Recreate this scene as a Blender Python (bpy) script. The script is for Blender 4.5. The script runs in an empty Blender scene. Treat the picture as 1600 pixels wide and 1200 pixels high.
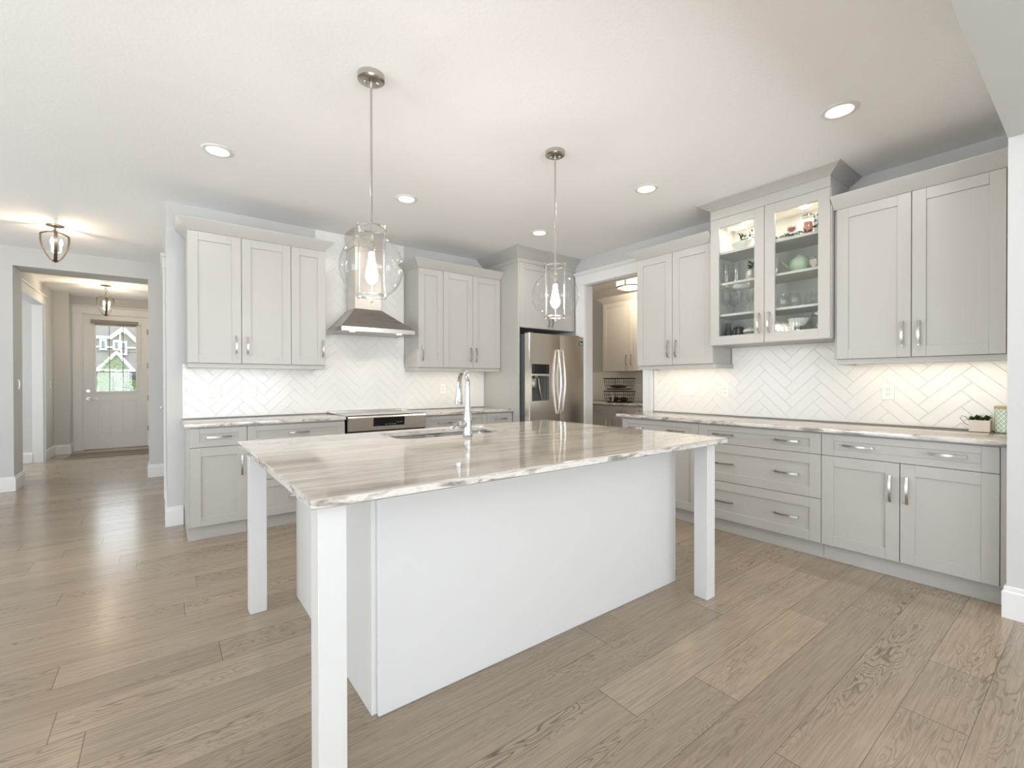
import bpy, bmesh, math, random
from mathutils import Vector, Matrix
random.seed(7)
D = bpy.data
SC = bpy.context.scene
COL = SC.collection
PI = math.pi

# ------------------------------------------------------------------ camera
cam_d = D.cameras.new('camera')
cam = D.objects.new('camera', cam_d)
COL.objects.link(cam)
cam_d.sensor_fit = 'HORIZONTAL'
cam_d.sensor_width = 36.0
cam_d.lens = 714.15 / 1600 * 36.0
cam_d.clip_start = 0.05
cam_d.clip_end = 300
YAW, PIT, ROL = math.radians(37.348), math.radians(-0.30), math.radians(-0.093)
fw = Vector((math.sin(YAW) * math.cos(PIT), math.cos(YAW) * math.cos(PIT), math.sin(PIT)))
rt = Vector((math.cos(YAW), -math.sin(YAW), 0))
up = rt.cross(fw)
rt, up = rt * math.cos(ROL) + up * math.sin(ROL), up * math.cos(ROL) - rt * math.sin(ROL)
M3 = Matrix((rt, up, -fw)).transposed()
cam.matrix_world = Matrix.Translation((0, 0, 1.2339)) @ M3.to_4x4()
SC.camera = cam

# ------------------------------------------------------------------ view transform, world
SC.cycles.transparent_max_bounces = 32
SC.view_settings.view_transform = 'Standard'
SC.view_settings.look = 'None'
SC.view_settings.gamma = 1
SC.view_settings.use_curve_mapping = False
SC.view_settings.exposure = 0.31

world = D.worlds.new('sky')
SC.world = world
world.use_nodes = True
wn = world.node_tree.nodes
wl = world.node_tree.links
wn.clear()
wo = wn.new('ShaderNodeOutputWorld')
wb = wn.new('ShaderNodeBackground')
wb.inputs['Color'].default_value = (0.93, 0.97, 1.0, 1)
wb.inputs['Strength'].default_value = 2.8
wl.new(wb.outputs[0], wo.inputs[0])


def lamp(name, kind, loc, energy, color=(1, 1, 1), size=0.1, size_y=None, aim=None, shape=None, radius=None, spread=None):
    l = D.lights.new(name, kind)
    l.energy = energy
    l.color = color
    if kind == 'AREA':
        l.shape = shape or ('RECTANGLE' if size_y else 'DISK')
        l.size = size
        if size_y:
            l.size_y = size_y
        if spread:
            l.spread = spread
    elif radius is not None:
        l.shadow_soft_size = radius
    o = D.objects.new(name, l)
    o.location = loc
    if aim is not None:
        o.rotation_euler = (Vector(aim) - Vector(loc)).to_track_quat('-Z', 'Y').to_euler()
    COL.objects.link(o)
    return o


# daylight through the big windows behind and left of the camera
DAY = (0.895, 0.95, 1.04)
for wx, en in ((-2.3, 285), (1.3, 235)):
    lamp('daylight_window', 'AREA', (wx, -4.3, 1.2), en * 0.78, DAY, 2.5, 2.0, aim=(wx, -3.0, 3.6))
lamp('daylight_window', 'AREA', (-4.8, 1.5, 1.2), 115, DAY, 2.6, 2.0, aim=(-3.2, 1.5, 2.9))
lamp('daylight_window', 'AREA', (-4.8, 5.2, 1.2), 32, DAY, 2.0, 2.0, aim=(-3.4, 5.2, 3.6))

lamp('daylight_window', 'AREA', (-3.45, 9.15, 1.35), 40, DAY, 1.5, 2.1, aim=(0, 9.15, 1.2))


# ------------------------------------------------------------------ materials
def lin(c):
    return tuple(((v / 255 / 12.92) if v / 255 <= 0.04045 else ((v / 255 + 0.055) / 1.055) ** 2.4) for v in c)


class NT:
    def __init__(s, name):
        s.m = D.materials.new(name)
        s.m.use_nodes = True
        s.n = s.m.node_tree.nodes
        s.l = s.m.node_tree.links
        s.n.clear()
        s.out = s.n.new('ShaderNodeOutputMaterial')

    def node(s, typ, **kw):
        nd = s.n.new(typ)
        for k, v in kw.items():
            setattr(nd, k, v)
        return nd

    def set(s, nd, key, v):
        if hasattr(v, 'is_linked') or isinstance(v, bpy.types.NodeSocket):
            s.l.new(v, nd.inputs[key])
        else:
            nd.inputs[key].default_value = v

    def math(s, op, a, b=None, c=None):
        nd = s.node('ShaderNodeMath', operation=op)
        s.set(nd, 0, a)
        if b is not None:
            s.set(nd, 1, b)
        if c is not None:
            s.set(nd, 2, c)
        return nd.outputs[0]

    def mix(s, f, a, b, blend='MIX'):
        nd = s.node('ShaderNodeMix', data_type='RGBA', blend_type=blend)
        s.set(nd, 0, f)
        for k, v in ((6, a), (7, b)):
            if isinstance(v, tuple):
                v = (*v[:3], 1)
            s.set(nd, k, v)
        return nd.outputs[2]

    def noise(s, vec, scale, detail=3, rough=0.5, dist=0.0):
        nd = s.node('ShaderNodeTexNoise')
        s.set(nd, 'Vector', vec)
        nd.inputs['Scale'].default_value = scale
        nd.inputs['Detail'].default_value = detail
        nd.inputs['Roughness'].default_value = rough
        nd.inputs['Distortion'].default_value = dist
        return nd.outputs['Fac']

    def ramp(s, f, stops):
        nd = s.node('ShaderNodeValToRGB')
        e = nd.color_ramp.elements
        while len(e) < len(stops):
            e.new(0.5)
        for el, (p, c) in zip(e, stops):
            el.position = p
            el.color = (*c, 1) if len(c) == 3 else c
        s.set(nd, 0, f)
        return nd.outputs[0]

    def pos(s):
        return s.node('ShaderNodeNewGeometry').outputs['Position']

    def scaled(s, vec, sc):
        nd = s.node('ShaderNodeMapping')
        s.set(nd, 'Vector', vec)
        nd.inputs['Scale'].default_value = sc
        return nd.outputs[0]

    def principled(s, **kw):
        b = s.node('ShaderNodeBsdfPrincipled')
        for k, v in kw.items():
            k = k.replace('_', ' ')
            if isinstance(v, tuple) and len(v) == 3:
                v = (*v, 1)
            s.set(b, k, v)
        s.l.new(b.outputs[0], s.out.inputs[0])
        return b

    def bump(s, b, h, strength, dist):
        nd = s.node('ShaderNodeBump')
        nd.inputs['Strength'].default_value = strength
        nd.inputs['Distance'].default_value = dist
        s.set(nd, 'Height', h)
        s.l.new(nd.outputs[0], b.inputs['Normal'])


def plain(name, col, rough=0.5, metal=0.0, var=0.0, scale=6.0, **kw):
    t = NT(name)
    c = lin(col)
    if var:
        n = t.noise(t.pos(), scale, 3)
        f = t.node('ShaderNodeMapRange')
        t.set(f, 0, n)
        f.inputs[3].default_value = 1 - var
        f.inputs[4].default_value = 1 + var
        cc = t.mix(1.0, c, (1, 1, 1), 'MULTIPLY')
        mx = t.node('ShaderNodeVectorMath', operation='SCALE')
        mx.inputs[0].default_value = c
        t.set(mx, 'Scale', f.outputs[0])
        base = mx.outputs[0]
    else:
        base = c
    t.principled(Base_Color=base, Roughness=rough, Metallic=metal, **kw)
    return t.m


def emit(name, col, strength):
    t = NT(name)
    e = t.node('ShaderNodeEmission')
    e.inputs[0].default_value = (*lin(col), 1)
    e.inputs[1].default_value = strength
    t.l.new(e.outputs[0], t.out.inputs[0])
    return t.m


def thin_glass(name, tint=(255, 255, 255), gloss=1.0, streak=False, rough=0.02, lo=0.03, hi=0.9):
    """thin clear glass: see-through with a Fresnel reflection"""
    t = NT(name)
    tr = t.node('ShaderNodeBsdfTransparent')
    tr.inputs[0].default_value = (*lin(tint), 1)
    gl = t.node('ShaderNodeBsdfGlossy')
    gl.inputs['Roughness'].default_value = rough
    lw = t.node('ShaderNodeLayerWeight')
    lw.inputs[0].default_value = 0.5
    p = t.math('POWER', lw.outputs['Facing'], 4.0)
    f = t.math('MULTIPLY_ADD', p, hi * gloss, lo * gloss)
    if streak:
        v = t.scaled(t.pos(), (60, 60, 3))
        b = t.node('ShaderNodeBump')
        b.inputs['Strength'].default_value = 0.35
        b.inputs['Distance'].default_value = 0.003
        t.set(b, 'Height', t.noise(v, 1.0, 2))
        t.l.new(b.outputs[0], gl.inputs['Normal'])
    mx = t.node('ShaderNodeMixShader')
    t.set(mx, 0, f)
    t.l.new(tr.outputs[0], mx.inputs[1])
    t.l.new(gl.outputs[0], mx.inputs[2])
    t.l.new(mx.outputs[0], t.out.inputs[0])
    return t.m


MAT = {}
MAT['wall'] = plain('wall_paint', (198, 197, 194), 0.75, var=0.01)


def ceiling_mat():
    t = NT('ceiling_paint')
    b = t.principled(Base_Color=lin((246, 245, 243)), Roughness=0.85)
    n = t.noise(t.pos(), 55, 4, 0.6)
    t.bump(b, n, 0.35, 0.004)
    return t.m


MAT['ceiling'] = ceiling_mat()
MAT['trim'] = plain('white_trim_paint', (224, 223, 221), 0.4, var=0.006)
MAT['cabinet'] = plain('greige_cabinet_paint', (179, 176, 171), 0.38, var=0.008, scale=3)
MAT['white_cab'] = plain('white_cabinet_paint', (209, 208, 206), 0.35, var=0.006)
MAT['cab_inside'] = plain('cabinet_interior', (222, 219, 213), 0.45, var=0.01)
MAT['gap'] = plain('shadow_gap_dark', (40, 38, 36), 0.8)
MAT['nickel'] = plain('brushed_nickel', (196, 192, 186), 0.24, 1.0)
MAT['chrome'] = plain('chrome', (205, 205, 207), 0.07, 1.0)
MAT['black'] = plain('black_plastic', (24, 24, 25), 0.3)
MAT['black_glass'] = plain('black_glass', (14, 14, 15), 0.06)
MAT['rubber'] = plain('dark_grey_plastic', (70, 70, 70), 0.5)
MAT['plastic'] = plain('white_plastic', (240, 238, 232), 0.3)
MAT['slot'] = plain('outlet_slot', (90, 88, 84), 0.6)
MAT['grout'] = plain('grout', (225, 221, 214), 0.85)
MAT['tile'] = plain('white_glazed_tile', (232, 230, 226), 0.22, var=0.0, scale=5)
MAT['bronze'] = plain('warm_nickel', (132, 120, 106), 0.28, 1.0)
MAT['glass'] = thin_glass('clear_globe_glass', (253, 253, 253))
MAT['pane'] = thin_glass('rippled_cabinet_glass', (244, 246, 245), 0.9, True, 0.03)
MAT['window_pane'] = thin_glass('window_glass', (250, 252, 252), 0.6)
MAT['drink'] = thin_glass('drinking_glass', (252, 253, 253), 1.6, False, 0.05, 0.05, 1.0)
MAT['lens'] = emit('recessed_lens_glow', (255, 250, 240), 4.0)
MAT['bulb'] = emit('bulb_glow', (255, 246, 233), 128.0)
MAT['candle_bulb'] = emit('candle_bulb_glow', (255, 226, 180), 16.0)
MAT['shade_glow'] = emit('pantry_shade_glow', (255, 236, 205), 1.6)
MAT['puck'] = emit('puck_glow', (255, 244, 225), 8.0)
MAT['led'] = emit('blue_led', (120, 160, 255), 2.0)
MAT['ceramic'] = plain('white_ceramic', (242, 240, 234), 0.15)
MAT['mint'] = plain('mint_ceramic', (190, 208, 184), 0.15)
MAT['leaf'] = plain('green_leaf', (62, 92, 50), 0.5, var=0.3, scale=60)
MAT['dark_leaf'] = plain('dark_green_leaf', (66, 80, 56), 0.5, var=0.25, scale=60)
MAT['pink_leaf'] = plain('dusty_pink_leaf', (176, 118, 116), 0.5, var=0.25, scale=60)
MAT['pink'] = plain('coral_pink', (226, 150, 140), 0.4)
MAT['amber'] = plain('amber_glaze', (222, 188, 132), 0.2)
MAT['dark_glass'] = plain('smoky_grey', (70, 68, 66), 0.15)
MAT['silver'] = plain('polished_silver', (205, 203, 200), 0.12, 1.0)
MAT['floral'] = None
MAT['wire'] = plain('black_wire', (22, 21, 20), 0.5)
MAT['cloth'] = plain('dark_cloth', (48, 42, 42), 0.9, var=0.2, scale=30)
MAT['paper'] = plain('white_paper', (226, 222, 214), 0.7)
MAT['wood_light'] = plain('light_bamboo', (206, 178, 138), 0.5, var=0.06, scale=40)
MAT['whitewash'] = plain('whitewashed_wood', (226, 218, 206), 0.7, var=0.05, scale=30)
MAT['blind'] = plain('taupe_blind_fabric', (150, 142, 132), 0.8, var=0.03, scale=40)
MAT['soil'] = plain('dark_soil', (58, 46, 36), 0.9)
MAT['mat'] = plain('taupe_door_mat', (126, 114, 102), 0.95, var=0.12, scale=90)
MAT['vinyl'] = plain('grey_siding', (150, 146, 142), 0.7, var=0.02)
MAT['roof'] = plain('grey_shingles', (140, 140, 142), 0.9, var=0.08, scale=4)
MAT['ext_trim'] = plain('exterior_white', (238, 240, 242), 0.6)
MAT['ext_glass'] = plain('exterior_window_glass', (120, 130, 136), 0.1)
MAT['grass'] = plain('lawn', (120, 140, 84), 0.9, var=0.15, scale=1)
MAT['bush'] = plain('bush_leaf', (132, 158, 92), 0.7, var=0.25, scale=3)
MAT['concrete'] = plain('concrete', (190, 188, 184), 0.8, var=0.04)


def steel_mat(name, col, rough, vec=(2, 2, 160)):
    t = NT(name)
    n = t.noise(t.scaled(t.pos(), vec), 1.0, 2)
    r = t.node('ShaderNodeMapRange')
    t.set(r, 0, n)
    r.inputs[3].default_value = rough - 0.025
    r.inputs[4].default_value = rough + 0.025
    b = t.principled(Base_Color=lin(col), Roughness=r.outputs[0], Metallic=1.0)
    b.inputs['Anisotropic'].default_value = 0.4
    return t.m


MAT['steel'] = steel_mat('brushed_steel', (222, 217, 210), 0.26, (160, 160, 2))
MAT['steel_h'] = steel_mat('brushed_steel_horizontal', (176, 171, 164), 0.28, (3, 3, 200))
MAT['sink_steel'] = steel_mat('sink_steel', (205, 205, 203), 0.25, (120, 3, 3))


def floor_mat():
    t = NT('oak_plank_floor')
    sep = t.node('ShaderNodeSeparateXYZ')
    t.l.new(t.pos(), sep.inputs[0])
    X, Y = sep.outputs[0], sep.outputs[1]
    Wd, L = 0.19, 1.9
    yr = t.math('DIVIDE', t.math('ADD', Y, 19.086), Wd)
    row = t.math('FLOOR', yr)
    fy = t.math('FRACT', yr)
    wn1 = t.node('ShaderNodeTexWhiteNoise', noise_dimensions='1D')
    t.set(wn1, 'W', row)
    xo = t.math('DIVIDE', t.math('ADD', t.math('ADD', X, 40.0), t.math('MULTIPLY', wn1.outputs[0], L)), L)
    colm = t.math('FLOOR', xo)
    fx = t.math('FRACT', xo)
    cmb = t.node('ShaderNodeCombineXYZ')
    t.set(cmb, 0, row)
    t.set(cmb, 1, colm)
    wn2 = t.node('ShaderNodeTexWhiteNoise', noise_dimensions='2D')
    t.set(wn2, 'Vector', cmb.outputs[0])
    rid = wn2.outputs['Value']
    # plank tint
    base = t.ramp(rid, [(0.0, lin((148, 133, 116))), (0.3, lin((158, 143, 125))), (0.55, lin((152, 138, 121))),
                        (0.8, lin((164, 148, 129))), (1.0, lin((170, 153, 133)))])
    # grain coordinate, shifted plank by plank
    gv = t.node('ShaderNodeCombineXYZ')
    t.set(gv, 0, t.math('MULTIPLY', X, 1.0))
    t.set(gv, 1, t.math('MULTIPLY', Y, 7.0))
    t.set(gv, 2, t.math('MULTIPLY', rid, 57.0))
    n1 = t.noise(gv.outputs[0], 1.5, 2.5, 0.55, 0.35)
    # cathedral contours
    fr = t.math('FRACT', t.math('MULTIPLY', n1, 24.0))
    tri = t.math('ABSOLUTE', t.math('SUBTRACT', fr, 0.5))
    line = t.node('ShaderNodeMapRange')
    t.set(line, 0, tri)
    line.inputs[1].default_value = 0.02
    line.inputs[2].default_value = 0.22
    line.inputs[3].default_value = 1.0
    line.inputs[4].default_value = 0.0
    # seams
    ey = t.math('MINIMUM', fy, t.math('SUBTRACT', 1.0, fy))
    ex = t.math('MINIMUM', fx, t.math('SUBTRACT', 1.0, fx))
    sy = t.math('LESS_THAN', ey, 0.006)
    sx = t.math('LESS_THAN', ex, 0.0009)
    seam = t.math('MAXIMUM', sy, sx)
    # three distinct boards that stand out from their neighbours
    for yc, xa, xb, cc, k in ((0.959, 1.757, 2.68, (188, 168, 140), 0.5), (0.389, 2.685, 3.9, (182, 163, 137), 0.4), (1.53, 1.655, 3.3, (142, 124, 106), 0.4)):
        inr = t.math('COMPARE', row, math.floor((yc + 19.086) / Wd), 0.5)
        inx = t.math('MULTIPLY', t.math('GREATER_THAN', X, xa), t.math('LESS_THAN', X, xb))
        inb = t.math('MULTIPLY', inr, inx)
        base = t.mix(t.math('MULTIPLY', inb, k), base, lin(cc))
        seam = t.math('MULTIPLY', seam, t.math('SUBTRACT', 1.0, t.math('MULTIPLY', inb, t.math('GREATER_THAN', ey, 0.006))))
        end = t.math('MULTIPLY', inr, t.math('COMPARE', X, xa, 0.0017))
        seam = t.math('MAXIMUM', seam, end)
    # where the figure shows
    mask = t.node('ShaderNodeMapRange')
    t.set(mask, 0, t.noise(gv.outputs[0], 0.8, 1.5))
    mask.inputs[1].default_value = 0.42
    mask.inputs[2].default_value = 0.68
    wn3 = t.node('ShaderNodeTexWhiteNoise', noise_dimensions='1D')
    t.set(wn3, 'W', t.math('MULTIPLY', rid, 91.7))
    figure = t.math('MULTIPLY', line.outputs[0], t.math('MULTIPLY', mask.outputs[0], t.math('MULTIPLY_ADD', wn3.outputs[0], 0.75, 0.25)))
    # fine streaks
    fv = t.node('ShaderNodeCombineXYZ')
    t.set(fv, 0, t.math('MULTIPLY', X, 5.0))
    t.set(fv, 1, t.math('MULTIPLY', Y, 130.0))
    t.set(fv, 2, t.math('MULTIPLY', rid, 31.0))
    n2 = t.noise(fv.outputs[0], 1.0, 3, 0.6)
    n3 = t.noise(gv.outputs[0], 1.2, 4, 0.6)
    c1 = t.mix(t.math('MULTIPLY', t.math('SUBTRACT', n2, 0.38), 1.5), base, lin((98, 84, 72)))
    c2 = t.mix(t.math('MULTIPLY', n3, 0.35), c1, lin((178, 160, 136)))
    c3 = t.mix(t.math('MULTIPLY', figure, 1.0), c2, lin((84, 70, 58)))
    c4 = t.mix(t.math('MULTIPLY', seam, 0.6), c3, lin((70, 60, 52)))
    rg = t.math('MULTIPLY_ADD', n2, 0.14, 0.13)
    b = t.principled(Base_Color=c4, Roughness=rg)
    hgt = t.math('SUBTRACT', t.math('MULTIPLY', n2, 0.25), t.math('ADD', t.math('MULTIPLY', figure, 0.3), seam))
    t.bump(b, hgt, 0.25, 0.0015)
    return t.m


MAT['floor'] = floor_mat()


def stone_mat(name, rot=0.0):
    t = NT(name)
    mp = t.node('ShaderNodeMapping')
    t.set(mp, 'Vector', t.pos())
    mp.inputs['Rotation'].default_value = (0, 0, rot)
    p = mp.outputs[0]
    warp = t.node('ShaderNodeVectorMath', operation='ADD')
    t.l.new(p, warp.inputs[0])
    nz = t.node('ShaderNodeTexNoise')
    t.set(nz, 'Vector', t.scaled(p, (0.8, 1.6, 1.6)))
    nz.inputs['Scale'].default_value = 1.6
    nz.inputs['Detail'].default_value = 2
    sc = t.node('ShaderNodeVectorMath', operation='SCALE')
    t.l.new(nz.outputs['Color'], sc.inputs[0])
    sc.inputs['Scale'].default_value = 0.16
    t.l.new(sc.outputs[0], warp.inputs[1])
    q = warp.outputs[0]
    big = t.noise(t.scaled(q, (0.35, 3.0, 3.0)), 1.6, 3, 0.55, 0.4)
    fine = t.noise(t.scaled(q, (0.7, 34, 20)), 2.0, 6, 0.7, 0.2)
    vein = t.noise(t.scaled(q, (0.5, 15, 11)), 1.9, 5, 0.62, 0.4)
    base = t.ramp(big, [(0.28, lin((172, 163, 152))), (0.45, lin((198, 190, 179))), (0.58, lin((180, 171, 160))), (0.75, lin((212, 205, 196)))])
    streak = t.ramp(fine, [(0.36, (1, 1, 1)), (0.52, (0, 0, 0))])
    c1 = t.mix(t.math('MULTIPLY', streak, 0.45), base, lin((150, 140, 129)))
    dark = t.ramp(vein, [(0.52, (0, 0, 0)), (0.575, (1, 1, 1)), (0.60, (0.2,) * 3), (0.68, (0, 0, 0))])
    c2 = t.mix(t.math('MULTIPLY', dark, 0.45), c1, lin((126, 118, 110)))
    lite = t.ramp(fine, [(0.55, (0, 0, 0)), (0.68, (1, 1, 1))])
    c3 = t.mix(t.math('MULTIPLY', lite, 0.6), c2, lin((234, 229, 221)))
    # across the bed the same stone shows as pale blotches with grey patches
    geo = t.node('ShaderNodeNewGeometry')
    sp = t.node('ShaderNodeSeparateXYZ')
    t.l.new(geo.outputs['True Normal'], sp.inputs[0])
    side = t.math('LESS_THAN', t.math('ABSOLUTE', sp.outputs[2]), 0.5)
    eb = t.noise(t.scaled(p, (5, 5, 22)), 1.6, 5, 0.62, 0.8)
    ecol = t.ramp(eb, [(0.36, lin((132, 126, 120))), (0.46, lin((186, 180, 173))), (0.56, lin((214, 209, 203))), (0.7, lin((190, 184, 177)))])
    c3 = t.mix(side, c3, ecol)
    t.principled(Base_Color=c3, Roughness=0.05, IOR=1.62)
    return t.m


MAT['stone'] = stone_mat('veined_quartzite')
MAT['stone_r'] = stone_mat('veined_quartzite_sidewall', PI / 2)


def floral_mat():
    t = NT('floral_china')
    v = t.node('ShaderNodeTexVoronoi')
    t.set(v, 'Vector', t.pos())
    v.inputs['Scale'].default_value = 170
    c = t.ramp(v.outputs['Distance'], [(0.0, lin((150, 96, 96))), (0.35, lin((190, 160, 150))), (0.5, lin((236, 230, 222)))])
    t.principled(Base_Color=c, Roughness=0.2)
    return t.m


MAT['floral'] = floral_mat()


# ------------------------------------------------------------------ mesh helpers
class MB:
    def __init__(s):
        s.bm = bmesh.new()

    def box(s, x0, x1, y0, y1, z0, z1, bev=0.0):
        x0, x1 = min(x0, x1), max(x0, x1)
        y0, y1 = min(y0, y1), max(y0, y1)
        z0, z1 = min(z0, z1), max(z0, z1)
        vs = [s.bm.verts.new((x, y, z)) for x in (x0, x1) for y in (y0, y1) for z in (z0, z1)]
        fs = [s.bm.faces.new([vs[i] for i in q]) for q in
              ((0, 1, 3, 2), (4, 6, 7, 5), (0, 4, 5, 1), (2, 3, 7, 6), (0, 2, 6, 4), (1, 5, 7, 3))]
        if bev:
            es = list({e for f in fs for e in f.edges})
            bmesh.ops.bevel(s.bm, geom=es, offset=bev, segments=1 if bev < 0.004 else 2, affect='EDGES', profile=0.5)
        return s

    def loft(s, rings, cap=True, smooth=False):
        """rings: list of lists of points (same count)"""
        vr = [[s.bm.verts.new(p) for p in r] for r in rings]
        n = len(vr[0])
        for a, b in zip(vr[:-1], vr[1:]):
            for i in range(n):
                f = s.bm.faces.new((a[i], a[(i + 1) % n], b[(i + 1) % n], b[i]))
                f.smooth = smooth
        if cap:
            s.bm.faces.new(list(reversed(vr[0])))
            s.bm.faces.new(vr[-1])
        return s

    def prism(s, pts, axis, a, b):
        """pts 2D polygon extruded along axis from a to b; 2D axes are the remaining two in order"""
        def P(p, t):
            if axis == 'x':
                return (t, p[0], p[1])
            if axis == 'y':
                return (p[0], t, p[1])
            return (p[0], p[1], t)
        return s.loft([[P(p, a) for p in pts], [P(p, b) for p in pts]])

    def lathe(s, prof, c=(0, 0, 0), n=32, close=False, mat=None):
        """prof: (r, z) from one end to the other"""
        c = Vector(c)
        rings = []
        for r, z in prof:
            if r < 1e-6:
                rings.append([s.bm.verts.new(c + Vector((0, 0, z)))])
            else:
                rings.append([s.bm.verts.new(c + Vector((r * math.cos(2 * PI * i / n), r * math.sin(2 * PI * i / n), z))) for i in range(n)])
        pairs = list(zip(rings[:-1], rings[1:]))
        if close:
            pairs.append((rings[-1], rings[0]))
        for a, b in pairs:
            if len(a) == 1 and len(b) == 1:
                continue
            for i in range(n):
                j = (i + 1) % n
                if len(a) == 1:
                    f = s.bm.faces.new((a[0], b[j], b[i]))
                elif len(b) == 1:
                    f = s.bm.faces.new((a[i], a[j], b[0]))
                else:
                    f = s.bm.faces.new((a[i], a[j], b[j], b[i]))
                f.smooth = True
        return s

    def cyl(s, p0, p1, r0, r1=None, n=24):
        r1 = r0 if r1 is None else r1
        return s.tube([p0, p1], [r0, r1], n)

    def tube(s, pts, r, n=12, closed=False):
        pts = [Vector(p) for p in pts]
        m = len(pts)
        rs = r if isinstance(r, (list, tuple)) else [r] * m
        tang = []
        for i in range(m):
            if closed:
                d = pts[(i + 1) % m] - pts[(i - 1) % m]
            else:
                d = pts[min(i + 1, m - 1)] - pts[max(i - 1, 0)]
            tang.append(d.normalized())
        ref = Vector((0, 0, 1)) if abs(tang[0].z) < 0.9 else Vector((1, 0, 0))
        nrm = (ref - tang[0] * ref.dot(tang[0])).normalized()
        rings = []
        for i in range(m):
            nrm = (nrm - tang[i] * nrm.dot(tang[i])).normalized()
            bi = tang[i].cross(nrm)
            rings.append([pts[i] + (nrm * math.cos(2 * PI * k / n) + bi * math.sin(2 * PI * k / n)) * rs[i] for k in range(n)])
        if closed:
            rings.append(rings[0])
            vr = [[s.bm.verts.new(p) for p in q] for q in rings[:-1]]
            vr.append(vr[0])
            for a, b in zip(vr[:-1], vr[1:]):
                for k in range(n):
                    f = s.bm.faces.new((a[k], a[(k + 1) % n], b[(k + 1) % n], b[k]))
                    f.smooth = True
            return s
        return s.loft(rings, True, True)

    def ribbon(s, pts, width_dir, w, th):
        """flat strap swept along pts; width_dir: function(i)->vector"""
        pts = [Vector(p) for p in pts]
        rings = []
        m = len(pts)
        for i in range(m):
            t = (pts[min(i + 1, m - 1)] - pts[max(i - 1, 0)]).normalized()
            wd = Vector(width_dir(i)).normalized()
            nn = t.cross(wd).normalized()
            rings.append([pts[i] + wd * a * w / 2 + nn * b * th / 2 for a, b in ((-1, -1), (1, -1), (1, 1), (-1, 1))])
        return s.loft(rings, True, False)

    def blob(s, c, rx, ry, rz, seg=10, ring=6):
        m = Matrix.Translation(c) @ Matrix.Diagonal((rx, ry, rz, 1))
        r = bmesh.ops.create_uvsphere(s.bm, u_segments=seg, v_segments=ring, radius=1, matrix=m)
        for v in r['verts']:
            for f in v.link_faces:
                f.smooth = True
        return s

    def leaf(s, base, tip, w, bend=0.25):
        base, tip = Vector(base), Vector(tip)
        d = tip - base
        side = d.cross(Vector((0.13, 0.21, 1))).normalized() * w / 2
        nn = side.cross(d).normalized() * d.length * bend * 0.3
        mid = base + d * 0.5 + nn
        th = nn.normalized() * w * 0.12
        top = [s.bm.verts.new(p) for p in (base, mid + side, tip, mid - side)]
        cen = s.bm.verts.new(mid + th)
        bot = s.bm.verts.new(mid - th)
        for i in range(4):
            f = s.bm.faces.new((top[i], top[(i + 1) % 4], cen))
            f2 = s.bm.faces.new((top[(i + 1) % 4], top[i], bot))
        return s

    def build(s, name, mat, parent=None, sharp=35):
        bm = s.bm
        bmesh.ops.recalc_face_normals(bm, faces=bm.faces[:])
        me = D.meshes.new(name)
        if parent is not None:
            org = WORLD[parent.name]
        else:
            xs = [v.co for v in bm.verts]
            org = Vector(((min(p.x for p in xs) + max(p.x for p in xs)) / 2,
                          (min(p.y for p in xs) + max(p.y for p in xs)) / 2, min(p.z for p in xs)))
        bmesh.ops.translate(bm, verts=bm.verts[:], vec=-org)
        bm.to_mesh(me)
        bm.free()
        me.set_sharp_from_angle(angle=math.radians(sharp))
        me.materials.append(MAT[mat] if isinstance(mat, str) else mat)
        o = D.objects.new(name, me)
        COL.objects.link(o)
        if parent is not None:
            o.parent = parent
        else:
            o.location = org
        WORLD[o.name] = org
        return o


WORLD = {}


def thing(name, loc, label=None, cat=None, group=None):
    o = D.objects.new(name, None)
    o.empty_display_size = 0.05
    o.location = loc
    COL.objects.link(o)
    WORLD[o.name] = Vector(loc)
    if label:
        tag(o, label, cat, group)
    return o


def tag(o, label, cat, group=None):
    o['label'] = label
    o['category'] = cat
    if group:
        o['group'] = group
    return o


def struct(name, mb, mat, parent=None):
    o = mb.build(name, mat, parent)
    if parent is None:
        o['kind'] = 'structure'
    return o


def copy_tree(o, parent=None):
    c = o.copy()
    COL.objects.link(c)
    if parent is not None:
        c.parent = parent
    for ch in list(o.children):
        copy_tree(ch, c)
    return c


class Frame:
    """local frame on a cabinet face: u along the wall, v up, n out of the face"""
    def __init__(s, kind, face):
        s.kind, s.face = kind, face

    def pt(s, u, v, n):
        return (u, s.face - n, v) if s.kind == 'back' else (s.face - n, u, v)

    def box(s, mb, u0, u1, v0, v1, n0, n1, bev=0.0):
        a, b = s.pt(u0, v0, n0), s.pt(u1, v1, n1)
        return mb.box(a[0], b[0], a[1], b[1], a[2], b[2], bev)


# ------------------------------------------------------------------ key dimensions
CZ = 2.778           # ceiling
YB = 4.89            # kitchen back wall
XR = 4.207           # kitchen right wall
YH0, YH1 = 7.56, 7.98  # hall wall with the cased opening
YD = 11.27           # front door wall
CT = 0.915           # counter top
UB, UT = 1.39, 2.466  # upper cabinets
BH = 0.165           # baseboard

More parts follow.
